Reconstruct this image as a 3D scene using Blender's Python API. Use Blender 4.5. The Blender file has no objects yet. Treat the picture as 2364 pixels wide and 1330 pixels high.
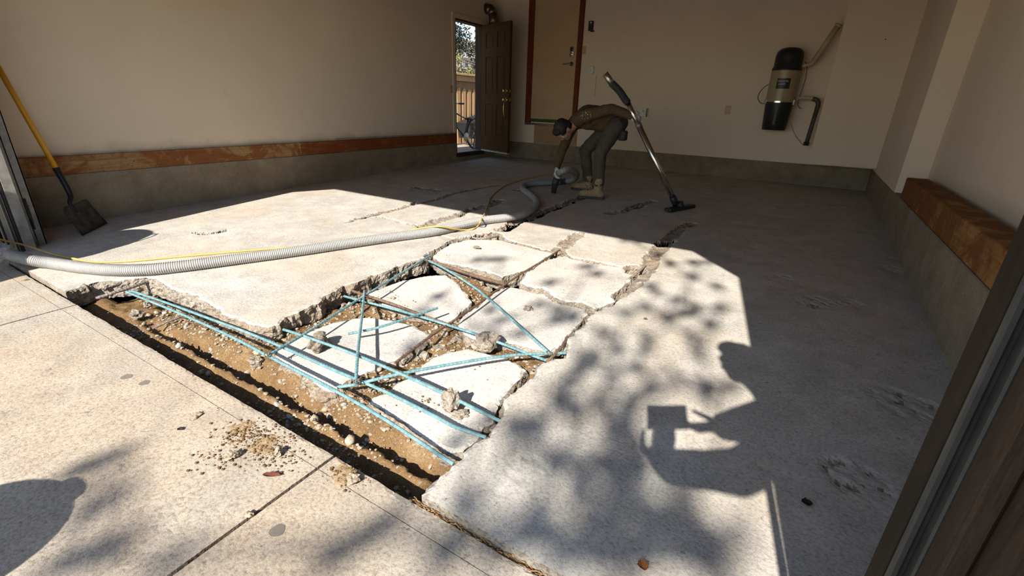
import bpy, bmesh, math, random
import numpy as np
from mathutils import Vector, Matrix, noise as mnoise
from mathutils.geometry import delaunay_2d_cdt

# ---------------------------------------------------------------- camera
SC = bpy.context.scene
COL = SC.collection
SLOPE = 0.0183                       # the garage floor falls towards the driveway
EYE = 1.0872                         # height of the lens over the floor
FPX = 1072.25                        # focal length in pixels of a 2364 px wide frame
def _rot(y, p, r):
    cy, sy, cp, sp, cr, sr = math.cos(y), math.sin(y), math.cos(p), math.sin(p), math.cos(r), math.sin(r)
    A = np.array([[cy, -sy, 0], [sy, cy, 0], [0, 0, 1.0]])
    B = np.array([[1, 0, 0], [0, cp, -sp], [0, sp, cp]])
    Cc = np.array([[cr, 0, sr], [0, 1, 0], [-sr, 0, cr]])
    return A @ B @ Cc
RC = _rot(0.542688235, -0.377435886, -0.0318220327)
cam_d = bpy.data.cameras.new('camera')
cam_d.sensor_width = 36.0
cam_d.lens = FPX / 2364 * 36.0
cam_d.clip_start = 0.02
cam_o = bpy.data.objects.new('camera', cam_d)
COL.objects.link(cam_o)
cam_o.matrix_world = Matrix(((RC[0, 0], RC[0, 2], -RC[0, 1], 0), (RC[1, 0], RC[1, 2], -RC[1, 1], 0),
                             (RC[2, 0], RC[2, 2], -RC[2, 1], EYE), (0, 0, 0, 1)))
SC.camera = cam_o

# ---------------------------------------------------------------- light
SUN_H = np.array([-0.182, 0.983])    # where the sunlight travels, on the ground
SUN_T = 0.71                         # tangent of its height
_s = Vector((SUN_H[0], SUN_H[1], -SUN_T)).normalized()
sun_d = bpy.data.lights.new('sun', 'SUN')
sun_d.energy = 6.4
sun_d.angle = math.radians(0.53)
sun_d.color = (1.0, 0.955, 0.885)
sun_o = bpy.data.objects.new('sun', sun_d)
COL.objects.link(sun_o)
sun_o.rotation_euler = _s.to_track_quat('-Z', 'Y').to_euler()
sun_o.location = (3, -12, 9)
W = bpy.data.worlds.new('sky')
SC.world = W
W.use_nodes = True
nt = W.node_tree
sky = nt.nodes.new('ShaderNodeTexSky')
sky.sky_type = 'NISHITA'
sky.sun_disc = False
sky.sun_elevation = math.atan(SUN_T)
sky.sun_rotation = math.atan2(-_s.x, -_s.y)
sky.air_density = 1.0
sky.dust_density = 0.1
sky.ozone_density = 2.0
bg = nt.nodes['Background']
bg.inputs['Strength'].default_value = 0.145
hs_n = nt.nodes.new('ShaderNodeHueSaturation'); hs_n.inputs['Saturation'].default_value = 0.8
nt.links.new(sky.outputs[0], hs_n.inputs['Color']); nt.links.new(hs_n.outputs[0], bg.inputs['Color'])
SC.view_settings.view_transform = 'Standard'
SC.view_settings.look = 'None'
SC.view_settings.gamma = 1.0
SC.view_settings.use_curve_mapping = False
SC.view_settings.exposure = 0.88
SC.cycles.max_bounces = 10
SC.cycles.diffuse_bounces = 6
SC.cycles.use_denoising = True

# ---------------------------------------------------------------- measuring
EO = np.array([0, 0, EYE])
def ray(px, py): return RC @ np.array([(px - 1182) / FPX, 1.0, -(py - 665) / FPX])
def F(px, py, dz=0.0):               # point of the floor plane (lifted by dz)
    d = ray(px, py); t = (dz - EYE) / (d[2] - SLOPE * d[1]); return EO + d * t
def PX(px, py, x): d = ray(px, py); return EO + d * (x / d[0])
def PY(px, py, y): d = ray(px, py); return EO + d * (y / d[1])
def PD(px, py, D): return EO + ray(px, py) * D           # point at depth D before the lens
def FZ(y): return SLOPE * y
V = lambda p: Vector((float(p[0]), float(p[1]), float(p[2])))

# ---------------------------------------------------------------- objects
def tag(o, label=None, cat=None, group=None, kind=None):
    for k, v in (('label', label), ('category', cat), ('group', group), ('kind', kind)):
        if v: o[k] = v
    return o
def thing(name, label, cat, loc=(0, 0, 0), group=None, kind=None):
    o = bpy.data.objects.new(name, None)
    o.empty_display_size = 0.1
    o.location = V(loc)
    COL.objects.link(o)
    return tag(o, label, cat, group, kind)
def link(name, me, m, parent=None):
    o = bpy.data.objects.new(name, me)
    COL.objects.link(o)
    if m is not None:
        me.materials.clear()
        for x in (m if isinstance(m, (list, tuple)) else [m]): me.materials.append(x)
    if parent is not None:
        o.parent = parent
        # meshes are written in world coordinates: bring them back to the parent's frame
        off = Vector((0, 0, 0)); q = parent
        while q is not None: off += q.location; q = q.parent
        o.location = -off
    return o
def obj(name, bm, m, parent=None, smooth=False):
    me = bpy.data.meshes.new(name)
    bmesh.ops.recalc_face_normals(bm, faces=bm.faces)
    bm.to_mesh(me); bm.free()
    if smooth:
        me.polygons.foreach_set('use_smooth', [True] * len(me.polygons))
    return link(name, me, m, parent)
def base(o):                          # a one-mesh thing: origin to the middle of its foot
    co = np.empty(len(o.data.vertices) * 3); o.data.vertices.foreach_get('co', co); co = co.reshape(-1, 3)
    c = (co.min(0) + co.max(0)) / 2; c[2] = co[:, 2].min()
    o.data.vertices.foreach_set('co', (co - c).ravel()); o.data.update()
    o.location = V(c) + o.location
    return o
def autosmooth(o, ang=40):
    me = o.data
    bm = bmesh.new(); bm.from_mesh(me)
    for f in bm.faces: f.smooth = True
    lim = math.radians(ang)
    for e in bm.edges:
        if len(e.link_faces) == 2 and e.calc_face_angle(0) > lim: e.smooth = False
    bm.to_mesh(me); bm.free()
    return o
def box(bm, lo, hi, bev=0.0, mat=None, seg=1):
    vs = [bm.verts.new((x, y, z)) for x in (lo[0], hi[0]) for y in (lo[1], hi[1]) for z in (lo[2], hi[2])]
    fs = []
    for q in ((0, 1, 3, 2), (4, 6, 7, 5), (0, 4, 5, 1), (2, 3, 7, 6), (0, 2, 6, 4), (1, 5, 7, 3)):
        fs.append(bm.faces.new([vs[i] for i in q]))
    if mat is not None: bmesh.ops.transform(bm, matrix=mat, verts=vs)
    if bev > 0:
        es = {e for f in fs for e in f.edges}
        bmesh.ops.bevel(bm, geom=list(es), offset=bev, segments=seg, affect='EDGES', profile=0.5)
    return vs
def frame_of(d):
    d = d.normalized()
    u = Vector((0, 0, 1)) if abs(d.z) < 0.9 else Vector((1, 0, 0))
    a = d.cross(u).normalized(); return a, d.cross(a).normalized()
def tube(bm, pts, r, n=10, cap=True):   # r: number or list
    pts = [V(p) for p in pts]
    rs = list(r) if isinstance(r, (list, tuple, np.ndarray)) else [r] * len(pts)
    prev = None; rings = []
    for i, p in enumerate(pts):
        d = (pts[min(i + 1, len(pts) - 1)] - pts[max(i - 1, 0)])
        if d.length < 1e-9: d = Vector((0, 0, 1))
        d.normalize()
        if prev is None: a, b = frame_of(d)
        else:
            a = (prev - d * prev.dot(d))
            a = a.normalized() if a.length > 1e-6 else frame_of(d)[0]
            b = d.cross(a)
        prev = a
        rings.append([bm.verts.new(p + (a * math.cos(2 * math.pi * k / n) + b * math.sin(2 * math.pi * k / n)) * rs[i]) for k in range(n)])
    for i in range(len(rings) - 1):
        for k in range(n):
            bm.faces.new((rings[i][k], rings[i][(k + 1) % n], rings[i + 1][(k + 1) % n], rings[i + 1][k]))
    if cap:
        bm.faces.new(rings[0]); bm.faces.new(rings[-1])
    return rings
def spline(pts, step=0.02):             # Catmull-Rom through the points, resampled
    P = np.array([np.asarray(p, float) for p in pts])
    P = np.vstack([2 * P[0] - P[1], P, 2 * P[-1] - P[-2]])
    out = []
    for i in range(1, len(P) - 2):
        n = max(2, int(np.linalg.norm(P[i + 1] - P[i]) / step * 2))
        t = np.linspace(0, 1, n, endpoint=False)[:, None]
        a, b, c, d = P[i - 1], P[i], P[i + 1], P[i + 2]
        out.append(0.5 * (2 * b + (c - a) * t + (2 * a - 5 * b + 4 * c - d) * t ** 2 + (3 * b - a - 3 * c + d) * t ** 3))
    Q = np.vstack(out + [P[-2][None]])
    s = np.r_[0, np.cumsum(np.linalg.norm(np.diff(Q, axis=0), axis=1))]
    n = max(2, int(s[-1] / step) + 1)
    u = np.linspace(0, s[-1], n)
    return np.stack([np.interp(u, s, Q[:, k]) for k in range(3)], 1)
def lathe(bm, prof, n=24, mat=None):    # prof: (radius, height)
    rings = []
    vs = []
    for r, z in prof:
        ring = [bm.verts.new((r * math.cos(2 * math.pi * k / n), r * math.sin(2 * math.pi * k / n), z)) for k in range(n)]
        rings.append(ring); vs += ring
    for i in range(len(rings) - 1):
        for k in range(n): bm.faces.new((rings[i][k], rings[i][(k + 1) % n], rings[i + 1][(k + 1) % n], rings[i + 1][k]))
    bm.faces.new(rings[0]); bm.faces.new(rings[-1])
    if mat is not None: bmesh.ops.transform(bm, matrix=mat, verts=vs)
    return vs
def prism(bm, outline, d, mat=None):    # outline in x,z ; depth d along +y
    a = [bm.verts.new((x, 0, z)) for x, z in outline]; b = [bm.verts.new((x, d, z)) for x, z in outline]
    bm.faces.new(a); bm.faces.new(b[::-1])
    for i in range(len(a)):
        j = (i + 1) % len(a); bm.faces.new((a[i], b[i], b[j], a[j]))
    if mat is not None: bmesh.ops.transform(bm, matrix=mat, verts=a + b)
    return a + b
def onebox(name, lo, hi, m, parent=None, bev=0.0):
    bm = bmesh.new(); box(bm, lo, hi, bev); return obj(name, bm, m, parent)

# ---------------------------------------------------------------- noise
def _hash(ix, iy, seed):
    h = (ix.astype(np.int64) * 374761393 + iy.astype(np.int64) * 668265263 + seed * 1442695041) & 0xFFFFFFFF
    h = ((h ^ (h >> 13)) * 1274126177) & 0xFFFFFFFF
    h = ((h ^ (h >> 16)) * 2246822519) & 0xFFFFFFFF
    return ((h ^ (h >> 15)) & 0xFFFFFF) / float(0xFFFFFF)
def vnoise(x, y, seed=0):
    x = np.asarray(x, float); y = np.asarray(y, float)
    ix, iy = np.floor(x), np.floor(y); fx, fy = x - ix, y - iy
    fx = fx * fx * (3 - 2 * fx); fy = fy * fy * (3 - 2 * fy)
    a, b = _hash(ix, iy, seed), _hash(ix + 1, iy, seed)
    c, d = _hash(ix, iy + 1, seed), _hash(ix + 1, iy + 1, seed)
    return (a + (b - a) * fx) * (1 - fy) + (c + (d - c) * fx) * fy - 0.5
def fbm(x, y, f=1.0, o=4, seed=0):
    s = 0; a = 1.0; t = 0
    for i in range(o):
        s = s + a * vnoise(np.asarray(x) * f, np.asarray(y) * f, seed + i * 17); t += a; a *= 0.5; f *= 2.03
    return s / t * 2
def seg_dist(x, y, pts):
    best = np.full(np.shape(x), 1e9); tt = np.zeros(np.shape(x)); n = len(pts) - 1
    for i in range(n):
        ax, ay = pts[i][0], pts[i][1]; bx, by = pts[i + 1][0], pts[i + 1][1]
        l2 = (bx - ax) ** 2 + (by - ay) ** 2 + 1e-12
        t = np.clip(((x - ax) * (bx - ax) + (y - ay) * (by - ay)) / l2, 0, 1)
        d = np.hypot(x - ax - t * (bx - ax), y - ay - t * (by - ay))
        m = d < best; best = np.where(m, d, best); tt = np.where(m, (i + t) / n, tt)
    return best, tt
def inside(x, y, poly):
    r = np.zeros(np.shape(x), bool); n = len(poly)
    for i in range(n):
        x1, y1 = poly[i][0], poly[i][1]; x2, y2 = poly[(i + 1) % n][0], poly[(i + 1) % n][1]
        if y1 == y2: continue
        c = ((y1 > y) != (y2 > y)) & (x < (x2 - x1) * (y - y1) / (y2 - y1) + x1)
        r ^= c
    return r

# ---------------------------------------------------------------- materials
def srgb(r, g, b):
    return tuple((c / 255 / 12.92 if c / 255 <= 0.04045 else ((c / 255 + 0.055) / 1.055) ** 2.4) for c in (r, g, b)) + (1,)
class NT:
    def __init__(s, name):
        s.m = bpy.data.materials.new(name); s.m.use_nodes = True; s.t = s.m.node_tree
        s.b = s.t.nodes['Principled BSDF']
        s.tc = s.t.nodes.new('ShaderNodeNewGeometry').outputs['Position']
    def n(s, typ, **kw):
        x = s.t.nodes.new(typ)
        for k, v in kw.items():
            if hasattr(x, k): setattr(x, k, v)
            else: x.inputs[k.replace('_', ' ')].default_value = v
        return x
    def l(s, a, b): s.t.links.new(a, b)
    def noise(s, scale, detail=6, rough=0.6, dist=0.0, vec=None):
        x = s.n('ShaderNodeTexNoise'); x.inputs['Scale'].default_value = scale; x.inputs['Detail'].default_value = detail
        x.inputs['Roughness'].default_value = rough; x.inputs['Distortion'].default_value = dist
        s.l(vec or s.tc, x.inputs['Vector']); return x.outputs['Fac']
    def ramp(s, fac, stops):
        x = s.n('ShaderNodeValToRGB'); e = x.color_ramp.elements
        while len(e) < len(stops): e.new(0.5)
        for i, (p, c) in enumerate(stops):
            e[i].position = p; e[i].color = c if len(c) == 4 else tuple(c) + (1,)
        s.l(fac, x.inputs['Fac']); return x.outputs['Color']
    def mix(s, fac, a, b, mode='MIX'):
        x = s.n('ShaderNodeMix'); x.data_type = 'RGBA'; x.blend_type = mode
        ins = [i for i in x.inputs if i.type == 'RGBA']
        if hasattr(fac, 'is_output'): s.l(fac, x.inputs[0])
        else: x.inputs[0].default_value = fac
        for v, i in ((a, ins[0]), (b, ins[1])):
            if hasattr(v, 'is_output'): s.l(v, i)
            else: i.default_value = v
        return [o for o in x.outputs if o.type == 'RGBA'][0]
    def bump(s, h, strength=0.3, dist=0.01, prev=None):
        x = s.n('ShaderNodeBump'); x.inputs['Strength'].default_value = strength; x.inputs['Distance'].default_value = dist
        s.l(h, x.inputs['Height'])
        if prev is not None: s.l(prev, x.inputs['Normal'])
        return x.outputs['Normal']
    def done(s, col=None, rough=0.8, normal=None, metal=0.0, spec=0.3):
        if col is not None:
            if hasattr(col, 'is_output'): s.l(col, s.b.inputs['Base Color'])
            else: s.b.inputs['Base Color'].default_value = col
        if hasattr(rough, 'is_output'): s.l(rough, s.b.inputs['Roughness'])
        else: s.b.inputs['Roughness'].default_value = rough
        s.b.inputs['Metallic'].default_value = metal
        s.b.inputs['Specular IOR Level'].default_value = spec
        if normal is not None: s.l(normal, s.b.inputs['Normal'])
        return s.m
G = lambda v: (v, v, v, 1)
def plain(name, c, rough=0.6, metal=0.0, spec=0.4, var=0.25, scale=30, bump=0.0):
    k = NT(name)
    f = k.noise(scale, 5)
    dark = tuple(x * (1 - var) for x in c[:3]) + (1,)
    light = tuple(min(1, x * (1 + var)) for x in c[:3]) + (1,)
    col = k.ramp(f, [(0.3, dark), (0.7, light)])
    return k.done(col, rough, k.bump(f, bump, 0.005) if bump else None, metal, spec)
def concrete(name, lo, hi, stain, stain_amt=0.5, speck=0.35, bump=0.35, dark=0.0):
    k = NT(name)
    big = k.noise(0.9, 5, 0.62, 0.4)
    mid = k.noise(7, 6, 0.65)
    fine = k.noise(95, 3, 0.7)
    pits = k.noise(38, 4, 0.55)
    c = k.ramp(mid, [(0.3, lo), (0.72, hi)])
    st = k.ramp(big, [(0.46, G(0)), (0.68, G(stain_amt))])
    c = k.mix(st, c, stain)
    pa = k.ramp(k.noise(2.6, 4, 0.7, 0.6), [(0.42, G(0)), (0.75, G(0.45))])
    c = k.mix(pa, c, tuple(x * 0.62 for x in lo[:3]) + (1,))
    sp = k.ramp(fine, [(0.28, G(1 - speck)), (0.5, G(1)), (0.74, G(1 + speck * 0.5))])
    c = k.mix(1.0, c, sp, 'MULTIPLY')
    pt = k.ramp(pits, [(0.27, G(0.5)), (0.33, G(1))])
    c = k.mix(0.75, c, pt, 'MULTIPLY')
    h = k.mix(0.5, k.ramp(fine, [(0.2, G(0)), (0.8, G(1))]), k.ramp(pits, [(0.25, G(0)), (0.4, G(1))]))
    return k.done(c, 0.86, k.bump(h, bump, 0.006), 0, 0.25)
M = {}
M['floor'] = concrete('garage concrete', (0.37, 0.34, 0.295, 1), (0.51, 0.475, 0.42, 1), (0.45, 0.335, 0.225, 1), 0.5)
M['slab'] = concrete('broken slab concrete', (0.44, 0.41, 0.37, 1), (0.58, 0.54, 0.49, 1), (0.47, 0.37, 0.26, 1), 0.3, bump=0.45)
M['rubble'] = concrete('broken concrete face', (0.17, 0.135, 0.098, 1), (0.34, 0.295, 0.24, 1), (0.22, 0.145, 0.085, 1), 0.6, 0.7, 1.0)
M['drive'] = concrete('driveway concrete', (0.315, 0.27, 0.215, 1), (0.425, 0.375, 0.305, 1), (0.43, 0.30, 0.19, 1), 0.55, 0.45, 0.4)
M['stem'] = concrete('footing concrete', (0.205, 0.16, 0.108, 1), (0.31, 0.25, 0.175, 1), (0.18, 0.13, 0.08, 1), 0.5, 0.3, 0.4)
def soil_mat():
    k = NT('sandy soil')
    c = k.ramp(k.noise(5, 6, 0.7), [(0.3, (0.115, 0.068, 0.033, 1)), (0.55, (0.205, 0.125, 0.058, 1)), (0.78, (0.30, 0.215, 0.125, 1))])
    f = k.noise(140, 4, 0.7)
    c = k.mix(1.0, c, k.ramp(f, [(0.25, G(0.45)), (0.55, G(1)), (0.8, G(1.5))]), 'MULTIPLY')
    return k.done(c, 0.95, k.bump(f, 0.9, 0.006), 0, 0.1)
M['soil'] = soil_mat()
def wall_mat(name, lo, hi, dirt, grime=None):
    k = NT(name)
    c = k.ramp(k.noise(0.8, 5, 0.6), [(0.3, lo), (0.7, hi)])
    if grime is not None:             # a smear of grime along the top of the sill boards
        sp = k.n('ShaderNodeSeparateXYZ'); k.l(k.tc, sp.inputs[0])
        a = k.n('ShaderNodeMath'); a.operation = 'MULTIPLY_ADD'; a.inputs[1].default_value = -0.22; k.l(k.noise(3.5, 5, 0.6), a.inputs[0]); k.l(sp.outputs['Z'], a.inputs[2])
        g = k.ramp(a.outputs[0], [(0.44, G(0.62)), (0.475, G(0.35)), (0.56, G(0))])
        c = k.mix(g, c, grime)
    c = k.mix(k.ramp(k.noise(5, 6, 0.75, 1.0), [(0.6, G(0)), (0.8, G(0.35))]), c, dirt)
    f = k.noise(60, 3, 0.6)
    return k.done(c, 0.75, k.bump(f, 0.12, 0.003), 0, 0.25)
M['wall'] = wall_mat('cream wall paint', (0.66, 0.545, 0.41, 1), (0.735, 0.615, 0.47, 1), (0.48, 0.38, 0.27, 1))
M['wall_grimy'] = wall_mat('cream wall paint with grime', (0.66, 0.545, 0.41, 1), (0.735, 0.615, 0.47, 1), (0.48, 0.38, 0.27, 1), (0.20, 0.175, 0.145, 1))
M['ceiling'] = wall_mat('ceiling boards', (0.15, 0.105, 0.065, 1), (0.19, 0.135, 0.085, 1), (0.14, 0.1, 0.06, 1))
def wood_mat(name, lo, mid, hi, axis, stretch=14, red=None, rough=0.7):
    k = NT(name)
    mp = k.n('ShaderNodeMapping'); sc = [stretch] * 3; sc[axis] = 0.9
    mp.inputs['Scale'].default_value = sc; k.l(k.tc, mp.inputs['Vector'])
    f = k.noise(1.6, 7, 0.65, 1.2, mp.outputs['Vector'])
    c = k.ramp(f, [(0.28, lo), (0.5, mid), (0.72, hi)])
    if red is not None:
        c = k.mix(k.ramp(k.noise(2.2, 5, 0.7, 1.5), [(0.42, G(0)), (0.52, G(0.85))]), c, red)
    f2 = k.noise(30, 4, 0.6, 0.5, mp.outputs['Vector'])
    c = k.mix(1.0, c, k.ramp(f2, [(0.3, G(0.72)), (0.6, G(1.05))]), 'MULTIPLY')
    return k.done(c, rough, k.bump(f, 0.25, 0.004), 0, 0.08)
M['sill_pine'] = wood_mat('weathered pine', (0.20, 0.10, 0.045, 1), (0.34, 0.20, 0.09, 1), (0.42, 0.28, 0.14, 1), 1, 14, (0.23, 0.075, 0.025, 1))
M['sill_red'] = wood_mat('red stained pine', (0.16, 0.05, 0.02, 1), (0.25, 0.085, 0.03, 1), (0.34, 0.17, 0.075, 1), 1, 14, (0.22, 0.06, 0.02, 1))
M['beam'] = wood_mat('amber timber', (0.19, 0.085, 0.03, 1), (0.30, 0.15, 0.05, 1), (0.38, 0.21, 0.085, 1), 1, 14, (0.17, 0.06, 0.022, 1))
M['brown_wood'] = wood_mat('dark brown timber', (0.03, 0.02, 0.014, 1), (0.05, 0.034, 0.024, 1), (0.075, 0.053, 0.036, 1), 2, 16)
M['door_brown'] = wood_mat('brown door paint', (0.048, 0.024, 0.009, 1), (0.06, 0.031, 0.012, 1), (0.07, 0.037, 0.015, 1), 2, 20, None, 0.85)
M['frame_red'] = wood_mat('mahogany frame', (0.10, 0.028, 0.012, 1), (0.15, 0.042, 0.018, 1), (0.19, 0.06, 0.025, 1), 2, 16, None, 0.45)
M['door_tan'] = plain('tan door paint', (0.50, 0.335, 0.185, 1), 0.5, var=0.05, scale=3)
M['fence'] = wood_mat('cedar fence', (0.32, 0.18, 0.085, 1), (0.46, 0.28, 0.14, 1), (0.55, 0.36, 0.19, 1), 2, 18)
M['steel'] = plain('galvanised steel', (0.22, 0.22, 0.215, 1), 0.5, 0.7, var=0.25, scale=18)
M['chrome'] = plain('polished steel', (0.62, 0.60, 0.57, 1), 0.2, 1.0, var=0.08)
M['nickel'] = plain('satin nickel', (0.50, 0.46, 0.40, 1), 0.32, 1.0, var=0.1)
M['brass'] = plain('worn brass', (0.45, 0.32, 0.14, 1), 0.32, 1.0, var=0.15)
M['black'] = plain('black plastic', (0.016, 0.016, 0.017, 1), 0.42, var=0.2)
M['rubber'] = plain('black rubber', (0.022, 0.022, 0.022, 1), 0.75, var=0.3)
M['vinyl'] = plain('grey vinyl strip', (0.032, 0.034, 0.031, 1), 0.5, var=0.2)
M['white_plastic'] = plain('white plastic', (0.68, 0.66, 0.61, 1), 0.4, var=0.05)
M['ivory'] = plain('ivory plastic', (0.48, 0.36, 0.19, 1), 0.45, var=0.06)
def rebar_mat():
    k = NT('teal epoxy coating')
    c = k.ramp(k.noise(35, 4, 0.6), [(0.3, (0.075, 0.165, 0.18, 1)), (0.55, (0.125, 0.235, 0.25, 1)), (0.75, (0.20, 0.30, 0.305, 1))])
    c = k.mix(k.ramp(k.noise(9, 5, 0.7), [(0.55, G(0)), (0.75, G(0.6))]), c, (0.36, 0.38, 0.34, 1))
    return k.done(c, 0.42, None, 0, 0.5)
M['teal'] = rebar_mat()
M['rust'] = plain('rusty steel', (0.14, 0.085, 0.055, 1), 0.85, 0.2, var=0.45, scale=60, bump=0.4)
M['greyrod'] = plain('grey oxidised rod', (0.21, 0.18, 0.15, 1), 0.8, 0.2, var=0.4, scale=60, bump=0.4)
M['stone'] = concrete('pebble', (0.22, 0.17, 0.115, 1), (0.40, 0.34, 0.26, 1), (0.36, 0.27, 0.18, 1), 0.5, 0.4, 0.5)
M['stone_grey'] = concrete('grey pebble', (0.24, 0.225, 0.20, 1), (0.40, 0.375, 0.34, 1), (0.3, 0.26, 0.2, 1), 0.3, 0.3, 0.4)
# ---------------------------------------------------------------- rough plates
def resample(poly, rough, step_r=0.012, step_s=0.4, amp=0.012, seed=0, freq=9):
    out = []; flag = []
    n = len(poly)
    for i in range(n):
        a = np.array(poly[i][:2], float); b = np.array(poly[(i + 1) % n][:2], float)
        r = rough[i] if isinstance(rough, (list, tuple)) else rough
        m = max(1, int(np.linalg.norm(b - a) / (step_r if r else step_s)))
        for k in range(m):
            out.append(a + (b - a) * k / m); flag.append(bool(r) and (k > 0 or bool(rough[i - 1] if isinstance(rough, (list, tuple)) else rough)))
    P = np.array(out); fl = np.array(flag, float)
    d = np.stack([fbm(P[:, 0], P[:, 1], freq, 4, seed), fbm(P[:, 0], P[:, 1], freq, 4, seed + 91)], 1)
    P = P + d * amp * 2 * fl[:, None]
    return P, fl
def normals2(P):
    t = np.roll(P, -3, 0) - np.roll(P, 3, 0)
    area = 0.5 * np.sum(P[:, 0] * np.roll(P[:, 1], -1) - np.roll(P[:, 0], -1) * P[:, 1])
    nn = np.stack([t[:, 1], -t[:, 0]], 1) * (1 if area > 0 else -1)
    return nn / (np.linalg.norm(nn, axis=1, keepdims=True) + 1e-9), (1 if area > 0 else -1)
def plate(name, poly, rough, ztop, thick, mats, parent=None, amp=0.012, seed=0, inner=None, cut=None, grid=0.05, flare=0.015, facemat=None, chip=0.006, step_r=0.009, freq=14, under=True):
    P, fl = resample(poly, rough, step_r, amp=amp, seed=seed, freq=freq)
    N, sgn = normals2(P)
    if sgn < 0: P, fl = P[::-1], fl[::-1]; N, sgn = normals2(P)
    n = len(P)
    pts = [P]
    if grid:
        lo, hi = P.min(0), P.max(0)
        gx, gy = np.meshgrid(np.arange(lo[0], hi[0], grid), np.arange(lo[1], hi[1], grid))
        gx = gx.ravel() + (_hash(np.arange(gx.size), np.zeros(gx.size), seed + 5) - 0.5) * grid * 0.6
        gy = gy.ravel() + (_hash(np.arange(gy.size), np.ones(gy.size), seed + 6) - 0.5) * grid * 0.6
        k = inside(gx, gy, P); pts.append(np.stack([gx, gy], 1)[k])
    # a ring of points just inside a rough edge, where the chipping ends
    rg = P - N * (0.012 + 0.012 * np.abs(fbm(P[:, 0], P[:, 1], 14, 2, seed + 3)))[:, None]
    k = (fl > 0) & inside(rg[:, 0], rg[:, 1], P); k[::2] = False
    nr = int(k.sum()); pts.append(rg[k])
    if inner is not None:
        k = inside(inner[:, 0], inner[:, 1], P); pts.append(inner[k])
    A = np.vstack(pts)
    vs, _e, fs, ov, _oe, _of = delaunay_2d_cdt([Vector((float(a), float(b))) for a, b in A], [], [list(range(n))], 1, 1e-5, True)
    X = np.array([(v.x, v.y) for v in vs])
    fc = np.array([X[list(f)].mean(0) for f in fs]); keep = inside(fc[:, 0], fc[:, 1], P); fs = [f for f, k_ in zip(fs, keep) if k_]
    if cut is not None:
        fc = np.array([X[list(f)].mean(0) for f in fs]); keep = ~cut(fc[:, 0], fc[:, 1]); fs = [f for f, k_ in zip(fs, keep) if k_]
    Z = ztop(X[:, 0], X[:, 1])
    edge = np.zeros(len(X), bool)
    for i, o in enumerate(ov):
        if any(q < n and fl[q] for q in o): edge[i] = True
    ch = chip * (0.4 + 1.6 * np.abs(fbm(X[:, 0], X[:, 1], 22, 2, seed + 9)))
    Z = np.where(edge, Z - ch, Z)
    verts = [tuple(map(float, (x, y, z))) for (x, y), z in zip(X, Z)]
    faces = [tuple(f) for f in fs]; nt_ = len(faces)
    # sides
    s0 = ztop(P[:, 0], P[:, 1])
    chp = chip * (0.4 + 1.6 * np.abs(fbm(P[:, 0], P[:, 1], 22, 2, seed + 9))) * fl
    rings = [np.c_[P, s0 - chp]]
    for q in np.linspace(0.07, 1.0, 12):
        w = math.sin(math.pi * (0.12 + 0.8 * q)) * 0.9
        o = np.empty(n)
        for i in range(n):
            if fl[i] == 0: o[i] = 0; continue
            p = Vector((P[i, 0], P[i, 1], -thick * q)) + Vector((seed * 1.7, 0, 0))
            o[i] = flare * (0.55 * w + 0.9 * mnoise.noise(p * 16) + 0.55 * mnoise.noise(p * 41) + 0.35 * mnoise.noise(p * 95))
        rings.append(np.c_[P + N * (o * fl)[:, None], s0 - chp * (1 - q) - thick * q])
    b0 = len(verts)
    for r in rings: verts += [tuple(map(float, p)) for p in r]
    for j in range(len(rings) - 1):
        for i in range(n):
            i2 = (i + 1) % n
            faces.append((b0 + j * n + i, b0 + j * n + i2, b0 + (j + 1) * n + i2, b0 + (j + 1) * n + i)[::-1])
    if under:
        faces.append(tuple(b0 + (len(rings) - 1) * n + i for i in range(n))[::-1])
    me = bpy.data.meshes.new(name)
    me.from_pydata(verts, [], faces); me.update()
    mi = np.zeros(len(faces), np.int32)
    mi[nt_:] = 1
    if facemat is not None:
        c = np.array([np.mean([X[v] for v in f], 0) for f in fs])
        mi[:nt_] = facemat(c[:, 0], c[:, 1])
    # chipped rim in the broken colour
    bm = bmesh.new(); bm.from_mesh(me); bmesh.ops.recalc_face_normals(bm, faces=[f for f in bm.faces if f.index >= nt_])
    for f in bm.faces:
        if f.index < nt_ and f.normal.z < 0: f.normal_flip()
    bm.to_mesh(me); bm.free()
    o = link(name, me, mats, parent)
    me.polygons.foreach_set('material_index', mi); me.update()
    return o

XL, XR, YB = -5.21, 0.75, 7.83        # garage: left footing, right footing, back footing
YF = 0.762                            # front edge of the garage slab
JX0, JX1, YJ = -4.56, 0.26, 0.863     # door opening and the inner face of its frame

def xy(pts, dz=0.0): return [tuple(F(x, y, dz)[:2]) for x, y in pts]
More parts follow.
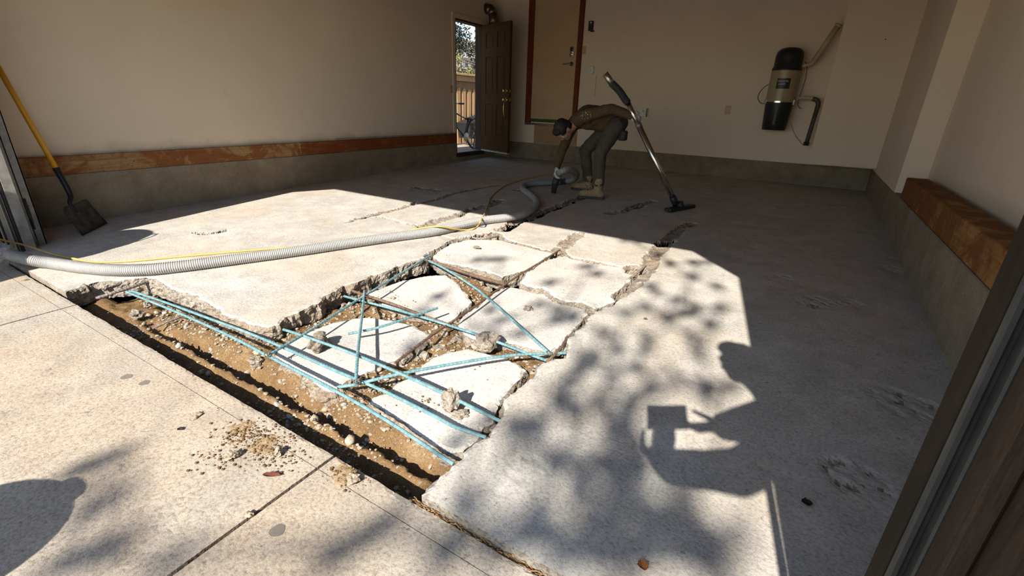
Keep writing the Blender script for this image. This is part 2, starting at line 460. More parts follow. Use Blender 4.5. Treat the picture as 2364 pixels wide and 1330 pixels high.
# ---- outline of the pit, traced along the edges of the sound slab
pit_left = [(152, 673), (162, 667), (198, 654), (228, 649), (253, 646), (276, 644), (297, 642), (325, 639), (348, 640),
            (362, 646), (400, 664), (436, 679), (471, 690), (486, 704), (530, 730), (580, 748), (616, 756), (640, 748),
            (657, 731), (700, 713), (738, 698), (742, 685), (770, 672), (797, 658), (828, 649), (869, 631), (918, 613), (955, 601), (982, 593)]
pit_back = [(990, 584), (1012, 570), (1038, 556), (1062, 548), (1086, 546), (1098, 540), (1133, 535), (1152, 536), (1160, 545),
            (1176, 554), (1204, 561), (1250, 573), (1283, 579), (1301, 576), (1318, 592), (1345, 597), (1400, 607), (1428, 613),
            (1438, 615), (1456, 609), (1487, 613), (1498, 628), (1482, 631), (1470, 634)]
pit_right = [(1462, 648), (1436, 673), (1428, 694), (1419, 705), (1394, 708), (1376, 719), (1358, 737), (1331, 761), (1313, 783), (1307, 808), (1306, 824), (1280, 827),
             (1256, 838), (1240, 855), (1226, 873), (1203, 889), (1183, 907), (1162, 934), (1160, 953), (1150, 972), (1145, 991),
             (1139, 1006), (1119, 1011), (1082, 1038), (1055, 1062), (1032, 1092), (1005, 1113), (981, 1136), (969, 1159)]
PL, PB, PRr = xy(pit_left), xy(pit_back), xy(pit_right)
PRr = [p for p in PRr if p[1] > YF + 0.006]
pl0 = (PL[0][0], YF); pr0 = (PRr[-1][0], YF)
pit = [pl0] + PL + PB + PRr + [pr0]
outer = [(XR + 0.02, YF), (XR + 0.02, YB + 0.02), (XL - 0.02, YB + 0.02), (XL - 0.02, YF)]
floor_poly = outer + pit
rough_flags = [False] * 4 + [True] * len(pit)
rough_flags[len(floor_poly) - 1] = False
rough_flags[3] = False

# ---- chiselled grooves and through holes in the sound slab
GROOVES = [  # points in the picture, half width, depth
    ([(800, 512), (838, 502), (870, 493), (926, 480), (955, 471), (978, 467), (1017, 458), (1047, 447), (1072, 441), (1111, 433), (1150, 427)], 0.05, 0.016),
    ([(838, 502), (880, 501), (919, 512), (951, 519), (985, 522)], 0.022, 0.02),
    ([(978, 523), (1000, 513), (1017, 507), (1056, 497), (1076, 489), (1095, 482), (1135, 472), (1152, 463)], 0.075, 0.02),
    ([(1160, 530), (1193, 512), (1222, 504), (1262, 487), (1291, 476), (1310, 469), (1341, 457), (1375, 449)], 0.075, 0.045),
    ([(1281, 580), (1301, 566), (1322, 551), (1340, 539)], 0.07, 0.018),
    ([(1410, 682), (1440, 668), (1478, 640), (1499, 610), (1507, 588), (1524, 572), (1540, 555), (1564, 533), (1580, 522), (1597, 516)], 0.07, 0.018),
    ([(1408, 493), (1440, 487), (1470, 474), (1507, 464)], 0.065, 0.022),
    ([(960, 433), (985, 437), (1010, 440)], 0.07, 0.015),
    ([(1186, 438), (1230, 443)], 0.05, 0.012),
    ([(995, 590), (1041, 560), (1075, 547)], 0.05, 0.018),
]
HOLES = [
    ([(458, 537), (475, 540), (495, 537), (520, 533)], 0.035, 0.13),
    ([(838, 503), (848, 499)], 0.03, 0.12), ([(874, 501), (884, 502)], 0.018, 0.1), ([(893, 505), (916, 511)], 0.012, 0.1),
    ([(951, 470), (960, 466)], 0.022, 0.11),
    ([(1059, 496), (1066, 493), (1076, 490)], 0.03, 0.13),
    ([(1240, 496), (1262, 487), (1285, 478)], 0.035, 0.13), ([(1297, 474), (1310, 469)], 0.022, 0.12),
    ([(1198, 511), (1222, 505)], 0.03, 0.1),
    ([(1451, 482), (1468, 480), (1484, 475)], 0.045, 0.13),
    ([(1525, 561), (1537, 556), (1550, 557)], 0.05, 0.14),
    ([(982, 437), (995, 439), (1004, 438)], 0.03, 0.05),
]
GW = [([F(x, y)[:2] for x, y in p], w, d) for p, w, d in GROOVES]
HW = [([F(x, y)[:2] for x, y in p], w, d) for p, w, d in HOLES]
SPALLS = [(F(x, y)[:2], r, d) for x, y, r, d in ((1222, 1085, 0.07, 0.004), (2050, 620, 0.1, 0.004), (1890, 700, 0.12, 0.006), (2085, 930, 0.12, 0.006), (1975, 1100, 0.1, 0.006), (1960, 700, 0.08, 0.005), (1610, 880, 0.08, 0.003), (1800, 640, 0.1, 0.004))]
def groove_depth(x, y):
    wx = x + 0.03 * fbm(x, y, 9, 3, 7); wy = y + 0.03 * fbm(x, y, 9, 3, 8)
    out = np.zeros(np.shape(x))
    for p, w, d in GW:
        dd, t = seg_dist(wx, wy, p)
        s = np.clip((w - dd) / (w * 0.55), 0, 1); s = s * s * (3 - 2 * s)
        out = np.maximum(out, s * d * (1 + 1.1 * fbm(x, y, 20, 3, 21)))
    for p, w, d in HW:
        dd, t = seg_dist(wx, wy, p)
        s = np.clip((w * (1 + 0.7 * fbm(x, y, 18, 2, 31)) - dd) / 0.014, 0, 1)
        out = np.maximum(out, s * d)
    for c, r, d in SPALLS:
        dd = np.hypot(wx - c[0], wy - c[1])
        out = np.maximum(out, np.clip((r - dd) / 0.02, 0, 1) * d * (0.6 + 1.2 * fbm(x, y, 30, 3, 41)))
    return out
def zfloor(x, y): return SLOPE * y - groove_depth(x, y) + 0.0015 * fbm(x, y, 3, 2, 55)
inner = []
def fine_points(lines, w, step):
    for p, hw, _d in lines:
        P = np.array(p); lo, hi = P.min(0) - hw - w, P.max(0) + hw + w
        gx, gy = np.meshgrid(np.arange(lo[0], hi[0], step), np.arange(lo[1], hi[1], step))
        gx = gx.ravel(); gy = gy.ravel()
        d, _t = seg_dist(gx, gy, p)
        k = d < hw + w
        gx, gy = gx[k], gy[k]
        r1 = _hash(np.round(gx / step), np.round(gy / step), 3) - 0.5; r2 = _hash(np.round(gx / step), np.round(gy / step), 4) - 0.5
        inner.append(np.stack([gx + r1 * step * 0.5, gy + r2 * step * 0.5], 1))
fine_points(GW, 0.02, 0.017)
fine_points(HW, 0.025, 0.006)
for c, r, d in SPALLS:
    g = np.arange(-r - 0.02, r + 0.02, 0.016); gx, gy = np.meshgrid(c[0] + g, c[1] + g); inner.append(np.stack([gx.ravel(), gy.ravel()], 1))
inner = np.vstack(inner)
_, iu = np.unique(np.round(inner / 0.004).astype(int), axis=0, return_index=True); inner = inner[iu]
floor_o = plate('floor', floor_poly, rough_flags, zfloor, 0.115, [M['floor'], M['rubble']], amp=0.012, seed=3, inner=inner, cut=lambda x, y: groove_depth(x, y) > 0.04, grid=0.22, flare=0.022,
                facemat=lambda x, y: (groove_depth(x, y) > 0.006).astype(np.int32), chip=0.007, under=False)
tag(floor_o, kind='structure')

# ---- the loose slabs
def loose(name, label, px, dz, thick, seed, tilt=(0, 0), amp=0.009, flare=0.016, grid=0.045, hump=0.006):
    P = np.array(xy(px, dz)); c = P.mean(0)
    def z(x, y): return SLOPE * y + dz + tilt[0] * (x - c[0]) + tilt[1] * (y - c[1]) + hump * fbm(x, y, 4, 3, seed)
    o = plate(name, [tuple(p) for p in P], True, z, thick, [M['slab'], M['rubble']], amp=amp, seed=seed, grid=grid, flare=flare, chip=0.007)
    base(o)
    return tag(o, label, 'concrete slab', 'broken slabs in the pit'), z
slab_A = [(650, 794), (684, 774), (747, 747), (810, 731), (853, 728), (895, 733), (954, 747), (972, 760), (990, 771), (985, 785), (968, 799), (940, 817), (912, 835), (884, 845),
          (853, 856), (819, 868), (800, 876), (786, 890), (770, 908), (747, 898), (705, 867), (663, 840), (636, 818)]
slab_B = [(849, 677), (866, 669), (888, 660), (915, 652), (964, 640), (993, 636), (1030, 636), (1050, 650), (1062, 664), (1073, 677), (1091, 697), (1068, 717), (1028, 748), (1005, 741),
          (974, 733), (940, 722), (901, 711), (876, 703), (862, 695)]
slab_C = [(1154, 666), (1178, 661), (1208, 666), (1236, 675), (1258, 676), (1272, 687), (1302, 702), (1352, 716), (1359, 727), (1330, 752), (1310, 774), (1297, 798), (1284, 806), (1266, 815),
          (1241, 808), (1207, 798), (1168, 789), (1142, 786), (1108, 784), (1075, 772), (1058, 750), (1070, 728), (1091, 714), (1127, 687)]
slab_D = [(886, 905), (904, 893), (927, 878), (958, 857), (975, 838), (999, 822), (1037, 809), (1076, 803), (1110, 812), (1152, 822), (1173, 830), (1198, 843), (1214, 858), (1190, 883),
          (1160, 918), (1148, 950), (1134, 976), (1101, 1014), (1081, 1028), (1063, 1048), (1037, 1044), (999, 1021), (958, 995), (915, 964), (871, 939), (853, 926), (863, 912)]
slab_E = [(998, 593), (1031, 607), (1084, 617), (1125, 626), (1149, 633), (1160, 640), (1192, 628), (1209, 624), (1240, 608), (1262, 593), (1277, 584), (1248, 579), (1204, 567), (1174, 559),
          (1156, 554), (1133, 554), (1086, 552), (1045, 562), (1019, 576)]
slab_F = [(1214, 631), (1241, 612), (1268, 597), (1289, 592), (1305, 590), (1322, 597), (1356, 604), (1409, 613), (1433, 616), (1447, 630), (1464, 635), (1455, 646), (1432, 668),
          (1412, 680), (1416, 696), (1393, 703), (1373, 712), (1361, 705), (1342, 698), (1308, 696), (1284, 686), (1267, 672), (1250, 664), (1236, 666), (1214, 657), (1204, 652)]
_, zA = loose('concrete_slab', 'pale broken concrete slab lying nearest the driveway trench, under the leaning teal bar', slab_A, -0.055, 0.1, 101, (0.02, -0.01), flare=0.03)
_, zB = loose('concrete_slab', 'broken concrete slab in the pit behind the short loose teal bar', slab_B, -0.065, 0.1, 102, (0.0, 0.02))
_, zC = loose('concrete_slab', 'dappled broken slab crossed by the long slanting teal bar, right of the rusty rod', slab_C, -0.04, 0.1, 103, (0.02, 0.0))
_, zD = loose('concrete_slab', 'broken slab at the front right of the pit with a pale rubble chunk on it', slab_D, -0.05, 0.1, 104, (0.03, 0.0))
_, zE = loose('concrete_slab', 'level broken slab behind the pit with a rusted pipe along its front edge', slab_E, -0.006, 0.1, 105)
_, zF = loose('concrete_slab', 'level broken slab with an orange rust stain on its chipped front edge', slab_F, -0.006, 0.1, 106)

# ---- soil
def soil_axis(lo, hi, dlo, dhi, fine, coarse):
    return np.unique(np.r_[np.arange(lo, dlo, coarse), np.arange(dlo, dhi, fine), np.arange(dhi, hi + coarse, coarse)])
def soil_z(x, y):
    w = 0.02 * fbm(x, y * 0.3, 3.0, 3, 61) + 0.012 * fbm(x, y, 14, 2, 66)
    yy = y + w
    prof = np.interp(yy, [0.60, 0.74, 0.80, 0.84, 0.865, 0.885, 0.905, 0.925, 0.955, 0.972, 0.99, 1.03, 1.3, 1.6, 2.0],
                     [-0.20, -0.215, -0.21, -0.165, -0.11, -0.092, -0.14, -0.195, -0.195, -0.14, -0.10, -0.083, -0.085, -0.105, -0.12])
    # at its left end the trench fills up towards the broken edge of the slab
    e = np.clip((x + 3.0) / 0.5, 0, 1)
    prof = prof * e + np.interp(yy, [0.7, 0.8, 0.9, 1.1, 2], [-0.19, -0.16, -0.11, -0.13, -0.14]) * (1 - e)
    r = 0.014 * fbm(x, y, 7, 3, 62) + 0.012 * fbm(x, y, 28, 3, 63) + 0.014 * np.maximum(0, fbm(x, y, 45, 2, 64))
    # hollow under the sound slab and along the left edge of the pit
    void = ~inside(np.asarray(x), np.asarray(y), pit)
    dl, _t = seg_dist(x, y, PL[23:])
    r = r - 0.13 * np.clip(1 - dl / 0.15, 0, 1) ** 0.7 - np.where(void & (np.asarray(y) > 0.95), 0.15, 0) - 0.12 * np.clip((np.asarray(y) - 2.35) / 0.15, 0, 1)
    # piled crumbs between the slabs
    for (px, py), rad, h in (((860, 712), 0.16, 0.045), ((1010, 772), 0.16, 0.05), ((1060, 660), 0.17, 0.05), ((1195, 815), 0.2, 0.03), ((880, 880), 0.12, 0.02), ((1110, 650), 0.15, 0.03)):
        c = F(px, py, -0.1); r = r + h * np.exp(-((x - c[0]) ** 2 + (y - c[1]) ** 2) / rad ** 2)
    return SLOPE * y + prof + r
gx = soil_axis(-6.0, 1.6, -3.35, 0.05, 0.011, 0.35); gy = soil_axis(0.5, 8.6, 0.68, 3.2, 0.011, 0.35)
GX, GY = np.meshgrid(gx, gy)
GZ = soil_z(GX, GY)
nx, ny = len(gx), len(gy)
ii = np.arange(nx * ny).reshape(ny, nx)
quads = np.stack([ii[:-1, :-1], ii[:-1, 1:], ii[1:, 1:], ii[1:, :-1]], -1).reshape(-1, 4)
me = bpy.data.meshes.new('soil')
me.vertices.add(nx * ny); me.vertices.foreach_set('co', np.stack([GX, GY, GZ], -1).astype(np.float32).ravel())
me.loops.add(quads.size); me.loops.foreach_set('vertex_index', quads.astype(np.int32).ravel())
me.polygons.add(len(quads)); me.polygons.foreach_set('loop_start', np.arange(0, quads.size, 4, dtype=np.int32)); me.polygons.foreach_set('loop_total', np.full(len(quads), 4, np.int32))
me.update(calc_edges=True)
soil = link('soil_bed', me, M['soil'])
tag(soil, kind='structure')

# ---- stones in the soil
rnd = random.Random(5)
def rock_mesh(name, r, seed, squash=(1, 1, 1), sub=1, rough=0.35, m=None):
    bm = bmesh.new(); bmesh.ops.create_icosphere(bm, subdivisions=sub, radius=r)
    q = random.Random(seed); o = Vector((q.random() * 9, q.random() * 9, q.random() * 9))
    for v in bm.verts:
        n = v.co.normalized()
        k = 1 + rough * (mnoise.noise(n * 1.3 + o) + 0.5 * mnoise.noise(n * 3.1 + o) + 0.3 * mnoise.noise(n * 7.1 + o))
        v.co = Vector((v.co.x * k * squash[0], v.co.y * k * squash[1], v.co.z * k * squash[2]))
    me = bpy.data.meshes.new(name); bm.to_mesh(me); bm.free()
    me.materials.append(m or M['stone'])
    return me
pebble_meshes = [rock_mesh('stone', 1.0, i, (1, 0.8 + 0.3 * (i % 3) / 2, 0.6 + 0.1 * (i % 4)), 1, 0.45, M['stone'] if i % 3 else M['stone_grey']) for i in range(8)]
for m_ in pebble_meshes: m_.polygons.foreach_set('use_smooth', [i % 1 == 0 for i in range(len(m_.polygons))])
def place_stone(x, y, z, s, parent):
    o = bpy.data.objects.new('stone', rnd.choice(pebble_meshes)); COL.objects.link(o)
    o.parent = parent
    o.location = Vector((x, y, z)) - parent.location
    o.rotation_euler = (rnd.random() * 0.8, rnd.random() * 0.8, rnd.random() * 6.3)
    o.scale = (s, s * rnd.uniform(0.8, 1.2), s * rnd.uniform(0.7, 1.0))
    return o
front = [(p[0], p[1]) for p in pit]
cand = []
while len(cand) < 15000:
    x = rnd.uniform(-3.3, -0.3); y = rnd.uniform(0.74, 2.6)
    dens = 1.0 if y < 1.25 else 0.4
    if rnd.random() > dens: continue
    if y < 1.3 and fbm(np.array([x]), np.array([y]), 2.2, 2, 77)[0] + 0.5 < rnd.random() * 0.7: continue
    cand.append((x, y))
ca = np.array(cand); ca = ca[inside(ca[:, 0], ca[:, 1], front)]
cz = soil_z(ca[:, 0], ca[:, 1])
big = 0
gravel = bmesh.new()
mesh_cache = []
for m_ in pebble_meshes[:3]:
    mesh_cache.append((np.array([v.co[:] for v in m_.vertices]), [tuple(p.vertices) for p in m_.polygons]))
gv, gf = [], []
for (x, y), z in zip(ca, cz):
    s = 0.0028 + 0.0085 * rnd.random() ** 2.4
    if rnd.random() < 0.04 and big < 270:
        s = rnd.uniform(0.008, 0.021)
        place_stone(x, y, z + s * 0.3, s, soil); big += 1
    else:
        vs_, fs_ = rnd.choice(mesh_cache); a = rnd.random() * 6.28; ca_, sa_ = math.cos(a), math.sin(a)
        b0 = len(gv)
        for v in vs_: gv.append((x + s * (v[0] * ca_ - v[1] * sa_), y + s * (v[0] * sa_ + v[1] * ca_), z + s * 0.3 + s * v[2] * 0.8))
        gf += [tuple(b0 + i for i in f) for f in fs_]
gravel.free()
me = bpy.data.meshes.new('gravel'); me.from_pydata(gv, [], gf); me.update()
g_o = link('gravel', me, M['stone'], soil); g_o['kind'] = 'stuff'

# ---- driveway
drv = thing('driveway', None, None, (-1.5, -2, 0), kind='structure')
DZD = -0.022                           # the driveway lies a little lower than the garage slab
def zdrive(x, y): return SLOPE * y + DZD
XJ = [-8.0, -3.235, -1.111, 1.0, 3.1]
gap = 0.006
for i in range(4):
    a, b = XJ[i] + gap, XJ[i + 1] - gap
    yf = 0.745
    ends = [(a, 0.664), (b, 0.664)]
    front_edge = [(a, yf), (b, yf)]
    if i == 2: front_edge = [(a, yf), (b, yf)]
    plate('slab', [(a, 0.680), (b, 0.680), (b, yf), (a, yf)], [False, False, True, False], zdrive, 0.13, [M['drive'], M['rubble']], drv, amp=0.0022, seed=200 + i, grid=0.03, flare=0.008, chip=0.003, step_r=0.015)
    plate('slab', [(a, -4.6), (b, -4.6), (b, 0.6775), (a, 0.6775)], False, zdrive, 0.13, [M['drive'], M['rubble']], drv, amp=0, seed=210 + i, grid=0.5, flare=0, chip=0)
    plate('slab', [(a, -14), (b, -14), (b, -4.61), (a, -4.61)], False, zdrive, 0.13, [M['drive'], M['rubble']], drv, amp=0, seed=220 + i, grid=2, flare=0, chip=0)
# sand packed in the joints
bm = bmesh.new()
for x in XJ[1:4]:
    box(bm, (x - 0.012, -9, -0.30), (x + 0.012, 0.741, -0.034), mat=Matrix(((1, 0, 0, 0), (0, 1, 0, 0), (0, SLOPE, 1, 0), (0, 0, 0, 1))))
obj('joint_sand', bm, M['soil'], drv)['kind'] = 'stuff'
bm = bmesh.new(); box(bm, (-0.78, 0.742, -0.25), (3.0, 0.766, -0.034), mat=Matrix(((1, 0, 0, 0), (0, 1, 0, 0), (0, SLOPE, 1, 0), (0, 0, 0, 1))))
obj('joint_sand', bm, M['soil'], drv)['kind'] = 'stuff'
onebox('ground', (-60, -60, -0.62), (60, 0.5, -0.42), M['drive'])['kind'] = 'structure'
# ---------------------------------------------------------------- shell
CEIL = 2.95
XW = -5.245                           # face of the left wall board above the sill
DY0, DY1, DZ0, DZ1 = 6.66, 7.43, 0.255, 2.325   # side door opening in the left wall
def struct(name, bm, m): return tag(obj(name, bm, m), kind='structure')
# left wall in pieces round the side door, one mesh
bm = bmesh.new()
box(bm, (XW - 0.12, 0.72, 0.45), (XW, DY0, CEIL)); box(bm, (XW - 0.12, DY1, 0.2), (XW, YB + 0.15, CEIL)); box(bm, (XW - 0.12, DY0, DZ1), (XW, DY1, CEIL))
struct('wall_left', bm, M['wall_grimy'])
bm = bmesh.new()
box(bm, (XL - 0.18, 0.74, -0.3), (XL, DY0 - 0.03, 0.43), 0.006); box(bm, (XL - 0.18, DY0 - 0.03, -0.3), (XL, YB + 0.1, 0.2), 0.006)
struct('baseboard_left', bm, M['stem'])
bm = bmesh.new(); box(bm, (XL - 0.1, YB + 0.012, 0.425), (XR + 0.3, YB + 0.14, CEIL)); struct('wall_back', bm, M['wall'])
bm = bmesh.new(); box(bm, (XL - 0.1, YB, -0.3), (XR + 0.3, YB + 0.14, 0.425), 0.006); struct('baseboard_back', bm, M['stem'])
# the boxed-in chase in the right-hand back corner, its underside open over the footing
bm = bmesh.new(); box(bm, (0.018, 7.42, 0.47), (XR + 0.25, YB + 0.02, CEIL)); struct('wall_chase', bm, M['wall'])
# right wall: flush with the footing at the back, set back over a ledge nearer the door
bm = bmesh.new()
box(bm, (XR, 5.55, 0.43), (XR + 0.32, YB + 0.1, CEIL)); box(bm, (0.95, 0.72, 0.5), (1.07, 5.56, CEIL))
struct('wall_right', bm, M['wall'])
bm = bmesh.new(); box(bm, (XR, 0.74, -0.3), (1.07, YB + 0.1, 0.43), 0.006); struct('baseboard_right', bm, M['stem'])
bm = bmesh.new(); box(bm, (XL - 0.3, 0.6, CEIL), (XR + 0.5, YB + 0.2, CEIL + 0.1)); struct('ceiling', bm, M['ceiling'])
# front wall with the clipped-corner opening
TOP = 2.15; CL = 0.33
M['stucco'] = wall_mat('outside stucco', (0.36, 0.30, 0.23, 1), (0.42, 0.35, 0.27, 1), (0.3, 0.25, 0.2, 1))
bm = bmesh.new()
box(bm, (JX0 - 3.0, 0.80, -0.3), (JX0, YJ, TOP)); box(bm, (JX1, 0.80, -0.3), (JX1 + 3.5, YJ, TOP)); box(bm, (JX0 - 3.0, 0.80, TOP), (JX1 + 3.5, YJ, 3.6))
for x, sgn in ((JX0, 1), (JX1, -1)):
    prism(bm, [(x, TOP - CL), (x + sgn * CL, TOP), (x, TOP)], YJ - 0.80, Matrix.Translation((0, 0.80, 0)))
struct('wall_front', bm, M['stucco'])
# roof over the garage
bm = bmesh.new(); box(bm, (XL - 0.8, 0.35, 3.4), (XR + 3, YB + 0.6, 3.55)); struct('roof', bm, M['brown_wood'])

# ---- frame of the garage door, right side
jr = thing('garage_door_jamb', 'dark garage door jamb with rubber seals close to the lens at the right edge', 'door jamb', (0.3, 0.8, 0.0))
M['jamb_brown'] = wood_mat('weathered brown jamb', (0.022, 0.016, 0.010, 1), (0.03, 0.022, 0.014, 1), (0.04, 0.03, 0.02, 1), 2, 16)
onebox('post', (JX1 - 0.003, 0.797, 0.0), (JX1 + 0.10, YJ + 0.004, TOP - CL), M['jamb_brown'], jr)
onebox('seal_strip', (JX1 - 0.002, 0.781, 0.0), (JX1 + 0.010, 0.7965, TOP - CL), M['vinyl'], jr, 0.003)
onebox('seal_strip', (JX1 + 0.0155, 0.760, 0.0), (JX1 + 0.027, 0.790, TOP - CL), M['vinyl'], jr, 0.003)
onebox('seal_gap', (JX1 + 0.0105, 0.788, 0.0), (JX1 + 0.06, 0.7968, TOP - CL), M['rubber'], jr)
M['trim_brown'] = wood_mat('brown trim', (0.035, 0.023, 0.016, 1), (0.05, 0.033, 0.023, 1), (0.068, 0.047, 0.032, 1), 2, 10)
onebox('trim_board', (JX1 + 0.018, 0.70, 0.0), (JX1 + 0.045, 0.758, 3.0), M['trim_brown'], jr, 0.004)
onebox('shade_post', (JX1 + 0.046, 0.42, 0.0), (JX1 + 0.2, 0.756, 3.0), M['brown_wood'], jr, 0.004)  # added post, run forward out of view to keep sun off the seals
# left side
jl = thing('garage_door_jamb', 'pale edged garage door jamb with black seals at the left edge of the picture', 'door jamb', (-4.6, 0.8, 0.0))
M['pale_trim'] = plain('chalky pale trim', (0.27, 0.25, 0.22, 1), 0.6, var=0.3, scale=14)
onebox('edge_trim', (JX0 - 0.05, 0.885, 0.0), (JX0 + 0.004, 0.945, TOP - CL), M['pale_trim'], jl, 0.003)
onebox('post', (JX0 - 0.12, 0.80, 0.0), (JX0 - 0.006, 0.89, TOP - CL), M['brown_wood'], jl)
for k, (y0, y1, m_) in enumerate(((0.868, 0.882, 'rubber'), (0.848, 0.860, 'vinyl'), (0.826, 0.838, 'pale_trim'), (0.808, 0.820, 'rubber'))):
    onebox('seal_strip', (JX0 - 0.03, y0, 0.0), (JX0 + 0.004, y1, TOP - CL), M[m_], jl, 0.002)
onebox('trim_board', (JX0 - 0.13, 0.70, 0.0), (JX0 - 0.012, 0.798, 3.0), M['trim_brown'], jl, 0.004)
# galvanised door track standing just inside
tr = thing('door_track', 'grey galvanised steel garage door track standing beside the left jamb', 'door track', (-4.68, 1.0, FZ(1)))
bm = bmesh.new()
prof = [(0, 0), (0.012, 0.0), (0.012, 0.004), (0.004, 0.004), (0.004, 0.046), (0.04, 0.05), (0.055, 0.062), (0.055, 0.066), (0.038, 0.055), (0.0, 0.050)]
a = [bm.verts.new((-4.655 - q, 0.965 + p_, 0.05)) for p_, q in prof]; b = [bm.verts.new((-4.655 - q, 0.965 + p_, 2.2)) for p_, q in prof]
bm.faces.new(a); bm.faces.new(b[::-1])
for i in range(len(a)):
    j = (i + 1) % len(a); bm.faces.new((a[i], a[j], b[j], b[i]))
bm.normal_update(); bmesh.ops.triangulate(bm, faces=[f for f in bm.faces if len(f.verts) > 4])
obj('rail', bm, M['steel'], tr)
onebox('angle_iron', (-4.715, 1.022, FZ(1)), (-4.66, 1.028, 2.2), M['steel'], tr)
onebox('angle_iron', (-4.665, 0.985, FZ(1)), (-4.66, 1.028, 2.2), M['steel'], tr)
for z in (0.3, 1.0, 1.7):
    bm = bmesh.new(); lathe(bm, [(0.001, 0), (0.009, 0), (0.009, 0.006), (0.001, 0.006)], 6, Matrix.Translation((-4.658, 1.005, z)) @ Matrix.Rotation(math.pi / 2, 4, 'Y')); obj('bolt', bm, M['steel'], tr)
bm = bmesh.new(); tube(bm, spline([(-4.65, 0.99, 0.36), (-4.63, 0.985, 0.33), (-4.625, 0.985, 0.25), (-4.64, 0.985, 0.17), (-4.655, 0.99, 0.14)], 0.01), 0.006, 6); obj('pull_loop', bm, M['rubber'], tr)

# ---- timber on the footings
sl = thing('sill_board', 'stained pine sill boards lying along the left footing under the cream wall', 'timber board', (XL, 3.5, 0.43))
bm = bmesh.new(); box(bm, (XW - 0.05, 0.93, 0.432), (XL + 0.002, 3.625, 0.578), 0.003); obj('board', bm, M['sill_pine'], sl)
bm = bmesh.new(); box(bm, (XW - 0.05, 3.632, 0.434), (XL + 0.003, DY0 - 0.035, 0.580), 0.003); o = obj('board', bm, M['sill_red'], sl)
o['label'] = 'reddish stained board at the far end'
onebox('moulding_strip', (XW, 4.15, 0.582), (XL - 0.008, DY0 - 0.04, 0.600), M['pale_trim'], sl, 0.002)
bmn = bmesh.new()
for yy, zz in ((3.60, 0.47), (3.61, 0.54), (3.66, 0.48), (3.66, 0.55), (1.9, 0.5), (1.88, 0.46), (2.6, 0.5), (4.4, 0.5)):
    lathe(bmn, [(0.0005, 0), (0.006, 0), (0.006, 0.002), (0.0005, 0.003)], 6, Matrix.Translation((XL + 0.001, yy, zz)) @ Matrix.Rotation(math.pi / 2, 4, 'Y'))
obj('nail_heads', bmn, M['rust'], sl)['kind'] = 'stuff'
bmr = thing('timber_beam', 'thick amber timber lying on the right footing ledge below the cream wall', 'timber beam', (0.8, 3.5, 0.43))
bm = bmesh.new(); box(bm, (XR + 0.004, 0.90, 0.432), (XR + 0.155, 5.20, 0.603), 0.006)
for v in bm.verts:
    v.co.z += 0.003 * mnoise.noise(v.co * 3)
obj('board', bm, M['beam'], bmr)
onebox('ledge_strip', (XR + 0.156, 0.9, 0.432), (0.95, 5.54, 0.53), M['stem'], bmr)

# ---- side door, standing open
d1 = thing('door_1', None, None, (XW, DY1, DZ0), kind='structure')
onebox('jamb', (XW - 0.135, DY0 - 0.005, DZ0 - 0.03), (XW + 0.012, DY0 + 0.02, DZ1), M['pale_trim'], d1)
onebox('jamb', (XW - 0.135, DY1 - 0.02, DZ0 - 0.03), (XW + 0.012, DY1 + 0.005, DZ1), M['brown_wood'], d1)
onebox('head', (XW - 0.135, DY0, DZ1 - 0.02), (XW + 0.012, DY1, DZ1 + 0.005), M['brown_wood'], d1)
onebox('casing', (XW, DY0 - 0.07, 0.60), (XW + 0.016, DY0 - 0.004, DZ1 + 0.003), M['wall'], d1, 0.002)
onebox('casing', (XW, DY0 - 0.07, DZ1 + 0.004), (XW + 0.0162, DY1 + 0.03, DZ1 + 0.076), M['wall'], d1, 0.002)
onebox('threshold', (XW - 0.16, DY0 - 0.02, 0.195), (XL + 0.02, DY1 + 0.02, DZ0), M['brown_wood'], d1, 0.004)
onebox('threshold_plate', (XW - 0.16, DY0, DZ0), (XL + 0.0, DY1, DZ0 + 0.012), M['steel'], d1, 0.003)
# leaf: local frame u along the leaf from hinge to free edge, w up, n towards the room
HY = Vector((XW + 0.03, DY1 - 0.02, DZ0 + 0.02)); FE = Vector((-4.475, 7.135, DZ0 + 0.02))
LU = (FE - HY); LU.z = 0; LW = 0.80; LU.normalize(); LN = LU.cross(Vector((0, 0, 1)))
ML = Matrix(((LU.x, LN.x, 0, HY.x), (LU.y, LN.y, 0, HY.y), (LU.z, LN.z, 1, HY.z), (0, 0, 0, 1)))
LH = 2.04
lf = thing('door_leaf', 'dark brown six panel door standing open against the back wall', 'door', HY)
bm = bmesh.new()
us = [0, 0.115, 0.355, 0.445, 0.685, LW]; ws = [0, 0.25, 0.80, 0.97, 1.55, 1.68, 1.92, LH]
panels = {(1, 1), (3, 1), (1, 3), (3, 3), (1, 5), (3, 5)}
for i in range(5):
    for j in range(7):
        if (i, j) in panels: continue
        box(bm, (us[i], -0.022, ws[j]), (us[i + 1], 0.022, ws[j + 1]), mat=ML)
bmesh.ops.remove_doubles(bm, verts=bm.verts, dist=1e-5)
obj('leaf_frame', bm, M['door_brown'], lf)
